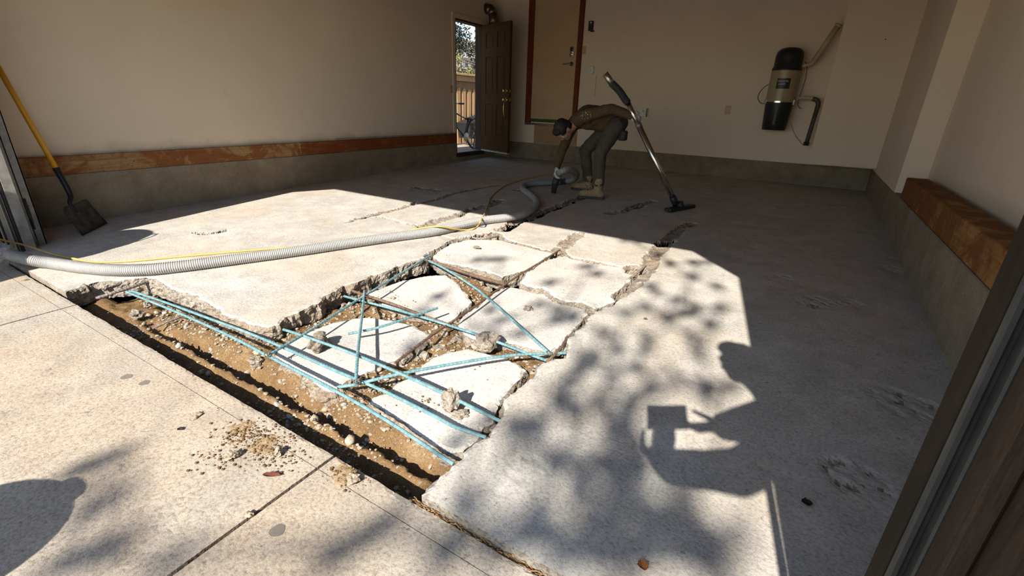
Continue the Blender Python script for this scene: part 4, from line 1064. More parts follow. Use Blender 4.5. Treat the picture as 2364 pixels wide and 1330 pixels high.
bm = bmesh.new(); tube(bm, [V(wg1) + lw * 0.2, V(wg1) + lw * 0.93], 0.030, 16); obj('lower_tube', bm, M['chrome'], wn, True)
bm = bmesh.new(); tube(bm, [V(wg1) + lw * t for t in (0.195, 0.235)], 0.033, 16); obj('tube_collar', bm, M['steel'], wn, True)
bm = bmesh.new(); tube(bm, [V(wg1) + lw * t for t in (0.9, 0.93, 0.985)], [0.034, 0.036, 0.036], 16); obj('neck', bm, M['black'], wn, True)
ta, tb = V(F(1540, 486, 0.022)), V(F(1598, 474, 0.022)); tdx = (tb - ta).normalized(); tdy = Vector((0, 0, 1)).cross(tdx)
MT = Matrix(((tdx.x, tdy.x, 0, (ta.x + tb.x) / 2), (tdx.y, tdy.y, 0, (ta.y + tb.y) / 2), (0, 0, 1, (ta.z + tb.z) / 2), (0, 0, 0, 1)))
tl = (tb - ta).length / 2
bm = bmesh.new(); box(bm, (-tl, -0.045, -0.02), (tl, 0.04, 0.02), 0.012, MT, 2); obj('floor_tool', bm, M['black'], wn)
bm = bmesh.new(); tube(bm, [MT @ Vector((0, 0.0, 0.01)), MT @ Vector((0, 0.0, 0.045)), V(wb) - lw * 0.02], [0.045, 0.036, 0.03], 14); obj('swivel', bm, M['black'], wn, True)
bm = bmesh.new(); lathe(bm, [(0.001, 0), (0.014, 0), (0.014, 0.006), (0.007, 0.006), (0.001, 0.004)], 16, MT @ Matrix.Translation((-tl - 0.004, 0.0, 0.0)) @ Matrix.Rotation(-math.pi / 2, 4, 'Y')); obj('end_cap', bm, M['vinyl'], wn)

# ---------------------------------------------------------------- central vacuum on the back wall
VY = YD - 0.20
vb = PY(1786, 300, VY); v1 = PY(1796, 236, VY); v2 = PY(1818, 164, VY); v3 = PY(1827, 110, VY)
vx = (vb[0] + v1[0] + v2[0]) / 3; VR = 0.175
cv = thing('central_vacuum', 'tall canister vacuum with black dome and bucket hung on the back wall', 'vacuum canister', (vx, VY, vb[2]))
M['beige'] = plain('beige metal', (0.33, 0.26, 0.165, 1), 0.4, 0.1, var=0.06)
z0, z1, z2, z3 = vb[2], v1[2], v2[2], v3[2]
T = Matrix.Translation((vx, VY, 0))
bm = bmesh.new(); lathe(bm, [(0.001, z0), (VR * 0.80, z0), (VR * 0.84, z0 + 0.01), (VR * 0.96, z1 - 0.02), (VR, z1 - 0.02), (VR, z1), (0.001, z1)], 32, T); autosmooth(obj('bucket', bm, M['black'], cv))
bm = bmesh.new(); lathe(bm, [(0.001, z1), (VR * 0.985, z1), (VR * 0.985, z2), (0.001, z2)], 32, T); autosmooth(obj('body', bm, M['beige'], cv))
bm = bmesh.new(); lathe(bm, [(0.001, z2), (VR, z2), (VR, z2 + 0.03), (VR * 0.93, z2 + 0.05), (VR * 0.93, z3 - 0.10), (VR * 0.86, z3 - 0.05), (VR * 0.66, z3 - 0.015), (VR * 0.35, z3), (0.001, z3)], 32, T); autosmooth(obj('dome', bm, M['black'], cv))
bm = bmesh.new(); box(bm, (vx - 0.09, VY + VR - 0.03, z1 + 0.05), (vx + 0.09, YD, z2)); obj('wall_bracket', bm, M['steel'], cv)
def curved_plate(bm, a0, a1, za, zb, r, thick=0.003, n=10):
    g = []
    for i in range(n + 1):
        a = a0 + (a1 - a0) * i / n
        g.append([bm.verts.new((vx + q * math.sin(a), VY - q * math.cos(a), z)) for q, z in ((r, za), (r, zb), (r + thick, zb), (r + thick, za))])
    for i in range(n):
        for k in range(4): bm.faces.new((g[i][k], g[i][(k + 1) % 4], g[i + 1][(k + 1) % 4], g[i + 1][k]))
    bm.faces.new(g[0]); bm.faces.new(g[-1])
bm = bmesh.new(); zl = (z1 + z2) / 2 + 0.02; curved_plate(bm, -0.42, 0.50, zl - 0.05, zl + 0.075, VR * 0.985); obj('name_label', bm, M['black'], cv)
M['print_pale'] = plain('pale label print', (0.55, 0.52, 0.46, 1), 0.5, var=0.02)
def label_text(s, size, z, a_mid):
    cu = bpy.data.curves.new('lettering', 'FONT'); cu.body = s; cu.size = size; cu.align_x = 'CENTER'; cu.extrude = 0.0006; cu.resolution_u = 3
    tmp = bpy.data.objects.new('lettering', cu); COL.objects.link(tmp)
    me = bpy.data.meshes.new_from_object(tmp.evaluated_get(bpy.context.evaluated_depsgraph_get())); bpy.data.objects.remove(tmp); 
    r = VR * 0.985 + 0.0035
    for v in me.vertices:
        a = a_mid + v.co.x / r
        v.co = Vector((vx + (r + v.co.z) * math.sin(a), VY - (r + v.co.z) * math.cos(a), z + v.co.y))
    me.name = 'lettering'
    return link('lettering', me, M['print_pale'], cv)
label_text('KENMORE', 0.027, zl + 0.032, 0.0)
bm = bmesh.new(); curved_plate(bm, -0.27, 0.20, zl + 0.012, zl + 0.016, VR * 0.985 + 0.003, 0.0006); obj('small_print', bm, M['print_pale'], cv)
bm = bmesh.new(); curved_plate(bm, -0.29, 0.18, zl - 0.002, zl + 0.002, VR * 0.985 + 0.003, 0.0006); obj('small_print', bm, M['print_pale'], cv)
bm = bmesh.new(); curved_plate(bm, -0.30, 0.15, z1 - 0.008, z1 + 0.012, VR, 0.008); obj('front_latch', bm, M['chrome'], cv)
bm = bmesh.new(); curved_plate(bm, -0.10, 0.06, z0 + 0.07, z1 - 0.06, VR * 0.9, 0.012); obj('window', bm, M['cuff'], cv)
for a in (-1.35, 1.35):
    bm = bmesh.new(); curved_plate(bm, a - 0.12, a + 0.12, z1 - 0.03, z1 + 0.03, VR, 0.014); obj('side_latch', bm, M['chrome'], cv)
bm = bmesh.new(); lathe(bm, [(0.001, 0), (0.045, 0), (0.045, 0.008), (0.02, 0.012), (0.001, 0.012)], 20, Matrix.Translation((vx + 0.01, VY - VR * 0.93, z2 + 0.14)) @ Matrix.Rotation(math.pi / 2, 4, 'X')); obj('motor_badge', bm, M['rubber'], cv)
M['pvc'] = plain('yellowed pvc pipe', (0.42, 0.33, 0.20, 1), 0.45, var=0.1, scale=10)
M['pvc_dark'] = plain('soot stained pipe', (0.075, 0.055, 0.037, 1), 0.6, var=0.4, scale=9)
py_ = VY + 0.02
ep = thing('exhaust_pipe', 'pale pipe slanting from the canister dome up to the boxed chase', 'pipe', PY(1900, 100, py_))
bm = bmesh.new(); P1 = [PY(1852, 152, py_), PY(1872, 148, py_), PY(1884, 134, py_)]; tube(bm, spline(P1, 0.02), 0.026, 14); obj('elbow', bm, M['pvc'], ep, True)
e1 = V(PY(1880, 140, py_)); e2 = V(PY(1936, 58, py_)); 
bm = bmesh.new(); tube(bm, [e1, e2], 0.034, 16); obj('pipe_run', bm, M['pvc'], ep, True)
bm = bmesh.new(); tube(bm, [e2 - (e2 - e1) * 0.04, e2 + (e2 - e1) * 0.03], 0.041, 16); obj('coupling', bm, M['pvc'], ep, True)
ip = thing('inlet_pipe', 'pipe with elbow dropping from the canister to an open sooty end', 'pipe', PY(1870, 240, py_))
bm = bmesh.new(); tube(bm, spline([PY(1842, 226, py_), PY(1866, 226, py_), PY(1878, 229, py_)], 0.02), 0.025, 14); obj('pipe_run', bm, M['pvc'], ip, True)
bm = bmesh.new(); tube(bm, spline([PY(1876, 228, py_), PY(1886, 232, py_), PY(1889, 240, py_), PY(1886, 252, py_)], 0.012), 0.029, 14); obj('elbow', bm, M['pvc_dark'], ip, True)
bm = bmesh.new(); q1, q2 = V(PY(1887, 248, py_)), V(PY(1860, 336, py_)); tube(bm, [q1, q2], 0.026, 16); obj('drop_pipe', bm, M['pvc_dark'], ip, True)
bm = bmesh.new(); tube(bm, [q2 - (q2 - q1) * 0.09, q2], 0.034, 16); obj('collar', bm, M['rubber'], ip, True)
def wire(name, label, pts, r, m_, cat='cord'):
    bm = bmesh.new(); tube(bm, spline(pts, 0.012), r, 6); return tag(base(obj(name, bm, m_, None, True)), label, cat)
wire('power_lead', 'thin black lead looping at the left of the wall canister', [PY(1778, 193, VY), PY(1764, 202, VY), PY(1753, 215, VY + 0.03), PY(1750, 228, VY + 0.03), PY(1757, 238, VY), PY(1766, 240, VY)], 0.005, M['black'])
wire('power_lead', 'thin black lead hanging down the right side of the wall canister', [PY(1858, 143, VY), PY(1863, 152, VY), PY(1860, 180, VY), PY(1850, 212, VY), PY(1842, 238, VY), PY(1846, 249, VY), PY(1852, 250, VY)], 0.004, M['black'])
wire('power_lead', 'hair thin wire trailing below the wall canister towards the open pipe', [PY(1826, 285, YD - 0.02), PY(1835, 310, YD - 0.02), PY(1846, 326, YD - 0.02), PY(1855, 336, YD - 0.02)], 0.0025, M['rust'], 'wire')

# ---------------------------------------------------------------- fittings on the walls
def wallplate(name, label, cat, px, py_, w, h, t, m_, parts, group=None):
    c = PY(px, py_, YD); o = thing(name, label, cat, (c[0], YD - t / 2, c[2] - h / 2), group)
    bm = bmesh.new(); box(bm, (c[0] - w / 2, YD - t, c[2] - h / 2), (c[0] + w / 2, YD + 0.001, c[2] + h / 2), min(0.008, t * 0.3), None, 2); obj('plate', bm, m_, o)
    for nm, dx, dz, ww, hh, tt, mm in parts:
        bm = bmesh.new(); box(bm, (c[0] + dx - ww / 2, YD - t - tt, c[2] + dz - hh / 2), (c[0] + dx + ww / 2, YD - t + 0.0005, c[2] + dz + hh / 2), min(0.003, tt * 0.4)); obj(nm, bm, mm, o)
    return o
wallplate('light_switch', 'ivory rocker switch on the back wall beside the mahogany frame', 'light switch', 1348, 116, 0.075, 0.12, 0.008, M['ivory'], [('rocker', 0, 0, 0.033, 0.066, 0.006, M['ivory']), ('screw', 0, 0.048, 0.006, 0.006, 0.001, M['brass']), ('screw', 0, -0.048, 0.006, 0.006, 0.001, M['brass'])])
wallplate('door_opener_control', 'black garage door control high on the back wall', 'wall control', 1365, 60, 0.085, 0.14, 0.022, M['black'], [('button', 0, 0.045, 0.03, 0.018, 0.004, M['white_plastic']), ('bar_button', 0, -0.03, 0.06, 0.035, 0.004, M['rubber'])])
wallplate('wall_clip', 'small black clip just under the wall control', 'wall clip', 1368, 72.5, 0.075, 0.016, 0.02, M['black'], [('tab', 0.03, 0, 0.02, 0.012, 0.006, M['black'])])
wallplate('wall_outlet', 'ivory double outlet on the bare wall left of the canister', 'outlet', 1680, 254, 0.075, 0.12, 0.008, M['ivory'], [('socket', 0, 0.022, 0.034, 0.03, 0.004, M['ivory']), ('socket', 0, -0.022, 0.034, 0.03, 0.004, M['ivory']), ('screw', 0, 0, 0.006, 0.006, 0.001, M['brass'])])
wallplate('outlet_box', 'white surface outlet box behind the vacuum wand', 'outlet', 1488, 260, 0.105, 0.125, 0.05, M['white_plastic'], [('socket', -0.01, 0.025, 0.034, 0.03, 0.004, M['ivory']), ('socket', -0.01, -0.025, 0.034, 0.03, 0.004, M['white_plastic']), ('cover_edge', 0.045, 0, 0.012, 0.12, 0.008, M['cuff'])])
c = PY(1365, 162, YD)
cd = thing('alarm_sensor', 'round cornered white alarm sensor on the back wall', 'wall sensor', (c[0], YD - 0.015, c[2] - 0.055))
bm = bmesh.new(); box(bm, (c[0] - 0.055, YD - 0.032, c[2] - 0.06), (c[0] + 0.055, YD, c[2] + 0.06), 0.028, None, 5); obj('case', bm, M['white_plastic'], cd, True)
bm = bmesh.new(); lathe(bm, [(0.001, 0), (0.012, 0), (0.012, 0.002), (0.001, 0.003)], 16, Matrix.Translation((c[0], YD - 0.032, c[2])) @ Matrix.Rotation(math.pi / 2, 4, 'X')); obj('button', bm, M['ivory'], cd)
M['stain'] = plain('old drip stain', (0.46, 0.335, 0.22, 1), 0.8, var=0.3, scale=20)
c1, c2 = PY(1377, 172, YD - 0.001), PY(1375, 222, YD - 0.001)
bm = bmesh.new(); tube(bm, [c1, c2], 0.003, 6); tube(bm, [c2, c2 + np.array([0, 0, -0.05])], [0.006, 0.011], 6)
c = PX(1042, 206, XW)
sw = thing('light_switch', 'ivory switch plate on the left wall beside the side door', 'light switch', (XW + 0.004, c[1], c[2] - 0.06))
bm.free(); onebox('old_cable_stub', (c1[0] - 0.003, YD - 0.006, c2[2]), (c1[0] + 0.003, YD, c1[2]), M['stain'], thing('old_cable', 'dirty strip of old cable hanging below the alarm sensor', 'cable', (c1[0], YD, c2[2])))
bm = bmesh.new(); box(bm, (XW, c[1] - 0.038, c[2] - 0.06), (XW + 0.008, c[1] + 0.038, c[2] + 0.06), 0.002); obj('plate', bm, M['ivory'], sw)
bm = bmesh.new(); box(bm, (XW + 0.008, c[1] - 0.006, c[2] - 0.012), (XW + 0.018, c[1] + 0.006, c[2] + 0.012), 0.001); obj('toggle', bm, M['ivory'], sw)
# flue elbow over the side door
DYY = 7.55
fl = thing('flue_elbow', 'dull metal flue elbow sticking out above the open side door', 'flue pipe', PY(1135, 40, DYY))
M['flue'] = plain('dull galvanised duct', (0.22, 0.18, 0.14, 1), 0.38, 0.9, var=0.3, scale=9)
fp = [PY(1114, 20, DYY), PY(1124, 20, DYY), PY(1134, 24, DYY), PY(1139, 33, DYY), PY(1140, 60, DYY)]
for a, b in zip(fp, fp[1:]):
    bm = bmesh.new(); d = (b - a); tube(bm, [a - d * 0.05, b + d * 0.05], 0.082, 20); obj('segment', bm, M['flue'], fl, True)
bm = bmesh.new(); d = fp[1] - fp[0]; tube(bm, [fp[0] - d * 0.1, fp[0] + d * 0.15], 0.09, 20); obj('end_ring', bm, M['steel'], fl, True)
# nail hole in the chase, patch outlines on the left wall
M['putty'] = wall_mat('wall patch putty', (0.68, 0.55, 0.41, 1), (0.72, 0.59, 0.445, 1), (0.5, 0.39, 0.28, 1))
a, b = PX(525, 237, XW), PX(628, 290, XW)
wp = tag(onebox('wall_patch', (XW - 0.01, a[1], b[2]), (XW + 0.0012, b[1], a[2]), M['putty']), 'faint tan putty patch on the left wall above the boards', 'wall patch')

nl = PY(2044, 91, 7.42)
bm = bmesh.new(); lathe(bm, [(0.0005, 0), (0.008, 0), (0.008, 0.004), (0.003, 0.006), (0.003, 0.02), (0.0005, 0.021)], 8, Matrix.Translation((nl[0], 7.421, nl[2])) @ Matrix.Rotation(math.pi / 2, 4, 'X'))
tag(base(obj('wall_hook', bm, M['rust'])), 'small dark screw sticking out of the boxed chase at the upper right', 'screw')
# ---------------------------------------------------------------- people
def rigid(bm, chain, n=14):             # chain: [(point, radius), ...] joined tapered capsules
    for (a, ra), (b, rb) in zip(chain, chain[1:]):
        tube(bm, [a, b], [ra, rb], n)
    for p, r in chain:
        bmesh.ops.create_icosphere(bm, subdivisions=2, radius=r, matrix=Matrix.Translation(V(p)))
def ellip(bm, c, rad, ux=None, uz=None):
    ux = (ux or Vector((1, 0, 0))).normalized(); uz = (uz or Vector((0, 0, 1)))
    uz = (uz - ux * uz.dot(ux)).normalized(); uy = uz.cross(ux)
    R_ = Matrix(((ux.x, uy.x, uz.x, c[0]), (ux.y, uy.y, uz.y, c[1]), (ux.z, uy.z, uz.z, c[2]), (0, 0, 0, 1)))
    bmesh.ops.create_icosphere(bm, subdivisions=3, radius=1.0, matrix=R_ @ Matrix.Diagonal((rad[0], rad[1], rad[2], 1)))
def fuse(name, bm, m, parent, voxel=0.008, smooth=6, wrinkle=0.0, wf=14):
    bmesh.ops.recalc_face_normals(bm, faces=bm.faces)
    me = bpy.data.meshes.new(name + '_raw'); bm.to_mesh(me); bm.free()
    t = bpy.data.objects.new(name + '_raw', me); COL.objects.link(t)
    r = t.modifiers.new('r', 'REMESH'); r.mode = 'VOXEL'; r.voxel_size = voxel
    s = t.modifiers.new('s', 'SMOOTH'); s.factor = 0.5; s.iterations = smooth
    out = bpy.data.meshes.new_from_object(t.evaluated_get(bpy.context.evaluated_depsgraph_get()))
    bpy.data.objects.remove(t); bpy.data.meshes.remove(me)
    out.name = name
    if wrinkle:
        nn = [v.normal.copy() for v in out.vertices]
        for v, n in zip(out.vertices, nn):
            v.co += n * wrinkle * (mnoise.noise(v.co * wf) + 0.6 * mnoise.noise(Vector((v.co.x * wf * 2.2, v.co.y * wf * 2.2, v.co.z * wf * 0.8))))
    out.polygons.foreach_set('use_smooth', [True] * len(out.polygons))
    return link(name, out, m, parent)
def hand(bm, wrist, fwd, palm_n, curl, grow=0.0, thumb_side=1, spread=0.12, L=0.185):
    """palm box, four unequal bent fingers and a thumb leaving the side of the palm near its base"""
    fwd = fwd.normalized(); pn = (palm_n - fwd * palm_n.dot(fwd)).normalized(); sd = fwd.cross(pn) * thumb_side
    pl = L * 0.52
    for k in range(4):
        o = (1.5 - k) * 0.0205
        rigid(bm, [(wrist + sd * o * 0.62 + fwd * 0.005, 0.0145 + grow), (wrist + fwd * pl + sd * o, 0.0125 + grow)], 10)
    lens = (0.072, 0.080, 0.075, 0.058)
    for k in range(4):
        o = (1.5 - k) * 0.0205
        p = wrist + fwd * (pl - 0.006 * abs(k - 1.3)) + sd * o
        ang = 0.0; d0 = (fwd + sd * (1.5 - k) * spread * 0.4).normalized(); ch = [(p, 0.0098 + grow)]
        for j, fr in enumerate((0.45, 0.31, 0.24)):
            ang += curl * (0.75, 1.0, 0.75)[j]
            d = d0 * math.cos(ang) + pn * math.sin(ang)
            p = p + d * lens[k] * fr
            ch.append((p, (0.0092, 0.0084, 0.0074)[j] + grow))
        rigid(bm, ch, 9)
    b = wrist + fwd * pl * 0.22 + sd * 0.028
    t1 = b + (fwd * 0.55 + sd * 0.75 + pn * 0.35).normalized() * 0.042
    t2 = t1 + (fwd * 0.8 + sd * 0.15 + pn * (0.35 + 0.4 * curl)).normalized() * 0.033
    t3 = t2 + (fwd * 0.75 - sd * 0.15 + pn * (0.35 + 0.6 * curl)).normalized() * 0.026
    rigid(bm, [(wrist + fwd * 0.02 + sd * 0.012, 0.016 + grow), (b, 0.0145 + grow), (t1, 0.0115 + grow), (t2, 0.0102 + grow), (t3, 0.0085 + grow)], 10)
def head(bm, c, up, face):
    up = up.normalized(); f = (face - up * face.dot(up)).normalized(); sd = f.cross(up)
    at = lambda a, b, d: c + f * a + up * b + sd * d
    ellip(bm, at(-0.012, 0.03, 0), (0.098, 0.077, 0.092), f, up)          # skull
    ellip(bm, at(0.030, -0.035, 0), (0.062, 0.058, 0.082), f, up)         # face
    ellip(bm, at(0.058, -0.088, 0), (0.03, 0.03, 0.024), f, up)           # chin
    rigid(bm, [(at(0.086, 0.012, 0), 0.009), (at(0.104, -0.022, 0), 0.0125), (at(0.098, -0.03, 0.0), 0.014)], 8)   # nose
    for s in (-1, 1):
        ellip(bm, at(0.083, 0.018, s * 0.032), (0.010, 0.020, 0.007), f, up)   # brow
        ellip(bm, at(0.066, -0.028, s * 0.040), (0.02, 0.02, 0.018), f, up)   # cheek
        ellip(bm, at(-0.004, -0.012, s * 0.078), (0.020, 0.008, 0.032), f, up)  # ear
        ellip(bm, at(-0.012, -0.012, s * 0.085), (0.014, 0.006, 0.026), f, up)
    ellip(bm, at(0.082, -0.056, 0), (0.012, 0.024, 0.0055), f, up); ellip(bm, at(0.080, -0.067, 0), (0.012, 0.020, 0.006), f, up)  # lips
    return at, f, up, sd
M['skin'] = plain('skin', (0.40, 0.215, 0.135, 1), 0.55, var=0.08)
M['hair'] = plain('black hair', (0.012, 0.010, 0.009, 1), 0.6, var=0.5, scale=150, bump=0.6)
def shirt_mat():
    k = NT('olive brown shirt')
    c = k.ramp(k.noise(16, 5), [(0.3, (0.07, 0.047, 0.022, 1)), (0.7, (0.10, 0.068, 0.033, 1))])
    d = k.n('ShaderNodeVectorMath'); d.operation = 'DISTANCE'; k.l(k.tc, d.inputs[0]); d.inputs[1].default_value = tuple(PD(1353, 268, 5.12))
    near = k.ramp(d.outputs['Value'], [(0.04, G(1)), (0.10, G(0))])
    sp = k.ramp(k.noise(55, 3, 0.6), [(0.60, G(0)), (0.63, G(0.9))])
    c = k.mix(k.mix(1.0, near, sp, 'MULTIPLY'), c, (0.5, 0.46, 0.40, 1))     # dried paint flecks on the shoulder
    return k.done(c, 0.9, k.bump(k.noise(16, 5), 0.2, 0.005), 0, 0.1)
M['shirt'] = shirt_mat()
M['trousers'] = plain('grey brown work trousers', (0.062, 0.048, 0.035, 1), 0.9, var=0.22, scale=12, bump=0.2)
M['boot'] = plain('tan boot leather', (0.27, 0.185, 0.10, 1), 0.75, var=0.3, scale=26, bump=0.25)
M['sole'] = plain('dark boot sole', (0.05, 0.045, 0.04, 1), 0.85, var=0.3)
M['glove'] = plain('dusty white glove', (0.50, 0.47, 0.42, 1), 0.85, var=0.18, scale=40, bump=0.3)
M['eye'] = plain('eye white', (0.6, 0.57, 0.53, 1), 0.25, var=0.02)
M['iris'] = plain('dark iris', (0.03, 0.02, 0.015, 1), 0.2, var=0.05)
def eyes(at, f, up, parent):
    for s in (-1, 1):
        bm = bmesh.new(); bmesh.ops.create_icosphere(bm, subdivisions=2, radius=0.0125, matrix=Matrix.Translation(at(0.078, 0.0, s * 0.031))); obj('eye', bm, M['eye'], parent, True)
        bm = bmesh.new(); bmesh.ops.create_icosphere(bm, subdivisions=2, radius=0.006, matrix=Matrix.Translation(at(0.0862, 0.0, s * 0.031))); obj('iris', bm, M['iris'], parent, True)
def hair(c, at, f, up, sd, parent, parts):
    bm = bmesh.new()
    for a, b, d, r in parts: ellip(bm, at(a, b, d), r, f, up)
    o = fuse('hair', bm, M['hair'], parent, 0.005, 2, 0.0035, 55)
    return o
def boots(parent, ankle, fwd, flo, name='boot', m=None):
    m = m or M['boot']; side = fwd.cross(Vector((0, 0, 1)))
    heel = Vector((ankle.x, ankle.y, flo)) - fwd * 0.065
    bm = bmesh.new()
    rigid(bm, [(ankle + Vector((0, 0, 0.05)), 0.056), (Vector((ankle.x, ankle.y, flo + 0.10)), 0.052), (Vector((ankle.x, ankle.y, flo + 0.062)) - fwd * 0.02, 0.046)])
    rigid(bm, [(heel + fwd * 0.025 + Vector((0, 0, 0.055)), 0.040), (heel + fwd * 0.12 + Vector((0, 0, 0.068)), 0.046), (heel + fwd * 0.19 + Vector((0, 0, 0.056)), 0.045), (heel + fwd * 0.245 + Vector((0, 0, 0.052)), 0.040)])
    for v in bm.verts:
        if v.co.z < flo + 0.018: v.co.z = flo + 0.018
    b = fuse(name, bm, m, parent, 0.007, 5, 0.002, 30)
    bm = bmesh.new()
    prof = [(-0.012, 0.03), (0.03, 0.040), (0.10, 0.038), (0.18, 0.046), (0.24, 0.042), (0.285, 0.02)]
    lo, hi = [], []
    for a, w in prof + [(a, -w) for a, w in prof[::-1]]:
        p = heel + fwd * a + side * w
        lo.append(bm.verts.new((p.x, p.y, flo + 0.002))); hi.append(bm.verts.new((p.x, p.y, flo + 0.028)))
    bm.faces.new(lo); bm.faces.new(hi[::-1])
    for i in range(len(lo)):
        j = (i + 1) % len(lo); bm.faces.new((lo[i], lo[j], hi[j], hi[i]))
    obj('sole', bm, M['sole'], b)
    bm = bmesh.new()
    for q in range(4):
        c = heel + fwd * (0.10 + 0.028 * q) + Vector((0, 0, 0.152 - 0.017 * q))
        tube(bm, [c - side * 0.026, c + fwd * 0.006 + Vector((0, 0, 0.006)), c + side * 0.026], 0.0035, 6)
    obj('laces', bm, M['rubber'], b)['kind'] = 'stuff'
    return b

# ---- the worker, bent over with one hand on the hose and the other behind him on the wand
P3 = lambda px, py, D: V(PD(px, py, D))
Dn = float(RC[:, 1] @ (nz - EO))
wk = thing('person', 'worker in brown shirt and gloves bending over to guide the hose nozzle on the floor', 'person', F(1365, 452))
pel = P3(1420, 281, 5.38); hipN, hipF = P3(1421, 292, 5.26), P3(1407, 296, 5.50)
kneeN, kneeF = P3(1386, 353, 5.26), P3(1351, 346, 5.66)
ankN, ankF = P3(1382, 428, 5.30), P3(1358, 417, 5.74)
waist, chest, neckb = P3(1394, 273, 5.37), P3(1356, 271, 5.36), P3(1330, 279, 5.36)
shN, shF = P3(1353, 266, 5.20), P3(1324, 285, 5.52)
elF, wrF = P3(1297, 350, 5.44), P3(1285, 388, Dn - 0.04)
elN, wrN = P3(1413, 251, 5.08), P3(1458, 267, 5.02)
hc = P3(1301, 300, 5.34)
hup = (P3(1277, 290, 5.25) - hc).normalized(); hface = (P3(1306, 337, 5.42) - hc).normalized()
hfw = V(nz) - V(hand_r)
grip = P3(1279, 411, Dn - 0.075)
bm = bmesh.new()
at, hf_, hu_, hs_ = head(bm, hc, hup, hface)
rigid(bm, [(neckb, 0.062), (at(-0.03, -0.075, 0), 0.054)])
rigid(bm, [(pel, 0.125), (waist, 0.112), (chest, 0.122)]); rigid(bm, [(shN, 0.06), (neckb, 0.07), (shF, 0.06)])
for a, b, c in ((hipN, kneeN, ankN), (hipF, kneeF, ankF)): rigid(bm, [(a, 0.082), (b, 0.056), (c, 0.038)])
rigid(bm, [(shN, 0.048), (elN, 0.040), (wrN, 0.027)]); rigid(bm, [(shF, 0.048), (elF, 0.040), (wrF, 0.027)])
hdN = P3(1483, 283, 4.96)
fN = (hdN - wrN).normalized(); pN = V(wj) - hdN
toHand = (grip - wrF)
hand(bm, wrF, toHand, V(PD(1290, 400, Dn)) - V(PD(1278, 400, Dn)), 0.75, -0.0015, 1)
hand(bm, wrN, fN, (V(wj) - V(wrN)), 0.75, -0.0015, -1)
body = fuse('body', bm, M['skin'], wk, 0.0075, 4)
bm = bmesh.new()
rigid(bm, [(pel + (waist - pel) * 0.25, 0.142), (waist, 0.130), (chest, 0.140)], 18)
rigid(bm, [(shN, 0.074), (chest, 0.125), (shF, 0.074)]); rigid(bm, [(shN, 0.075), (neckb, 0.082), (shF, 0.075)]); rigid(bm, [(neckb, 0.078), (chest, 0.12)])
rigid(bm, [(shN, 0.070), (elN, 0.056), (wrN - (wrN - elN).normalized() * 0.01, 0.044)]); rigid(bm, [(shF, 0.068), (elF, 0.053), (wrF - (wrF - elF).normalized() * 0.015, 0.042)])
ellip(bm, waist + Vector((0, 0, -0.06)), (0.19, 0.13, 0.10), (chest - pel))
fuse('shirt', bm, M['shirt'], wk, 0.009, 5, 0.006, 13)
bm = bmesh.new()
rigid(bm, [(hipN, 0.105), (hipF, 0.105)]); ellip(bm, pel, (0.15, 0.17, 0.14), (chest - pel), Vector((0, 0, 1)))
for a, b, c in ((hipN, kneeN, ankN), (hipF, kneeF, ankF)): rigid(bm, [(a, 0.104), (a + (b - a) * 0.5, 0.088), (b, 0.073), (b + (c - b) * 0.5, 0.066), (c + Vector((0, 0, 0.01)), 0.060)])
fuse('trousers', bm, M['trousers'], wk, 0.009, 5, 0.007, 15)
for ank, d in ((ankN, Vector((-0.97, -0.22, 0))), (ankF, Vector((-0.98, 0.05, 0)))): boots(wk, ank, d.normalized(), FZ(ank.y))
bm = bmesh.new(); hand(bm, wrF, toHand, V(PD(1290, 400, Dn)) - V(PD(1278, 400, Dn)), 0.75, 0.0025, 1); rigid(bm, [(wrF + (elF - wrF).normalized() * 0.03, 0.037), (wrF, 0.033)]); fuse('glove', bm, M['glove'], wk, 0.0045, 2)
bm = bmesh.new(); hand(bm, wrN, fN, (V(wj) - V(wrN)), 0.75, 0.0025, -1); rigid(bm, [(wrN + (elN - wrN).normalized() * 0.03, 0.037), (wrN, 0.033)]); fuse('glove', bm, M['glove'], wk, 0.0045, 2)
hair(hc, at, hf_, hu_, hs_, wk, [(-0.02, 0.045, 0, (0.098, 0.083, 0.088)), (-0.05, 0.0, 0, (0.066, 0.080, 0.09)), (0.045, 0.085, 0, (0.05, 0.066, 0.04)), (-0.075, -0.035, 0, (0.035, 0.062, 0.05)), (0.005, 0.045, 0.055, (0.07, 0.03, 0.05)), (0.005, 0.045, -0.055, (0.07, 0.03, 0.05))])
eyes(at, hf_, hu_, wk)
bm = bmesh.new()
for s in (-1, 1):
    tube(bm, [at(0.0, 0.005, s * 0.085), at(0.09, 0.0, s * 0.062)], 0.003, 6)
    tube(bm, [at(0.097, 0.0 + 0.020 * math.sin(a), s * 0.033 + 0.026 * math.cos(a)) for a in np.linspace(0, 6.28, 15)], 0.0025, 6, False)
tube(bm, [at(0.1, 0.003, -0.008), at(0.1, 0.003, 0.008)], 0.0025, 6)
obj('glasses', bm, M['steel'], wk)
pc = P3(1438, 312, 5.26)
bm = bmesh.new(); box(bm, (pc.x - 0.045, pc.y - 0.05, pc.z - 0.06), (pc.x + 0.045, pc.y + 0.05, pc.z + 0.05), 0.02, None, 3); obj('tool_pouch', bm, M['rubber'], wk, True)

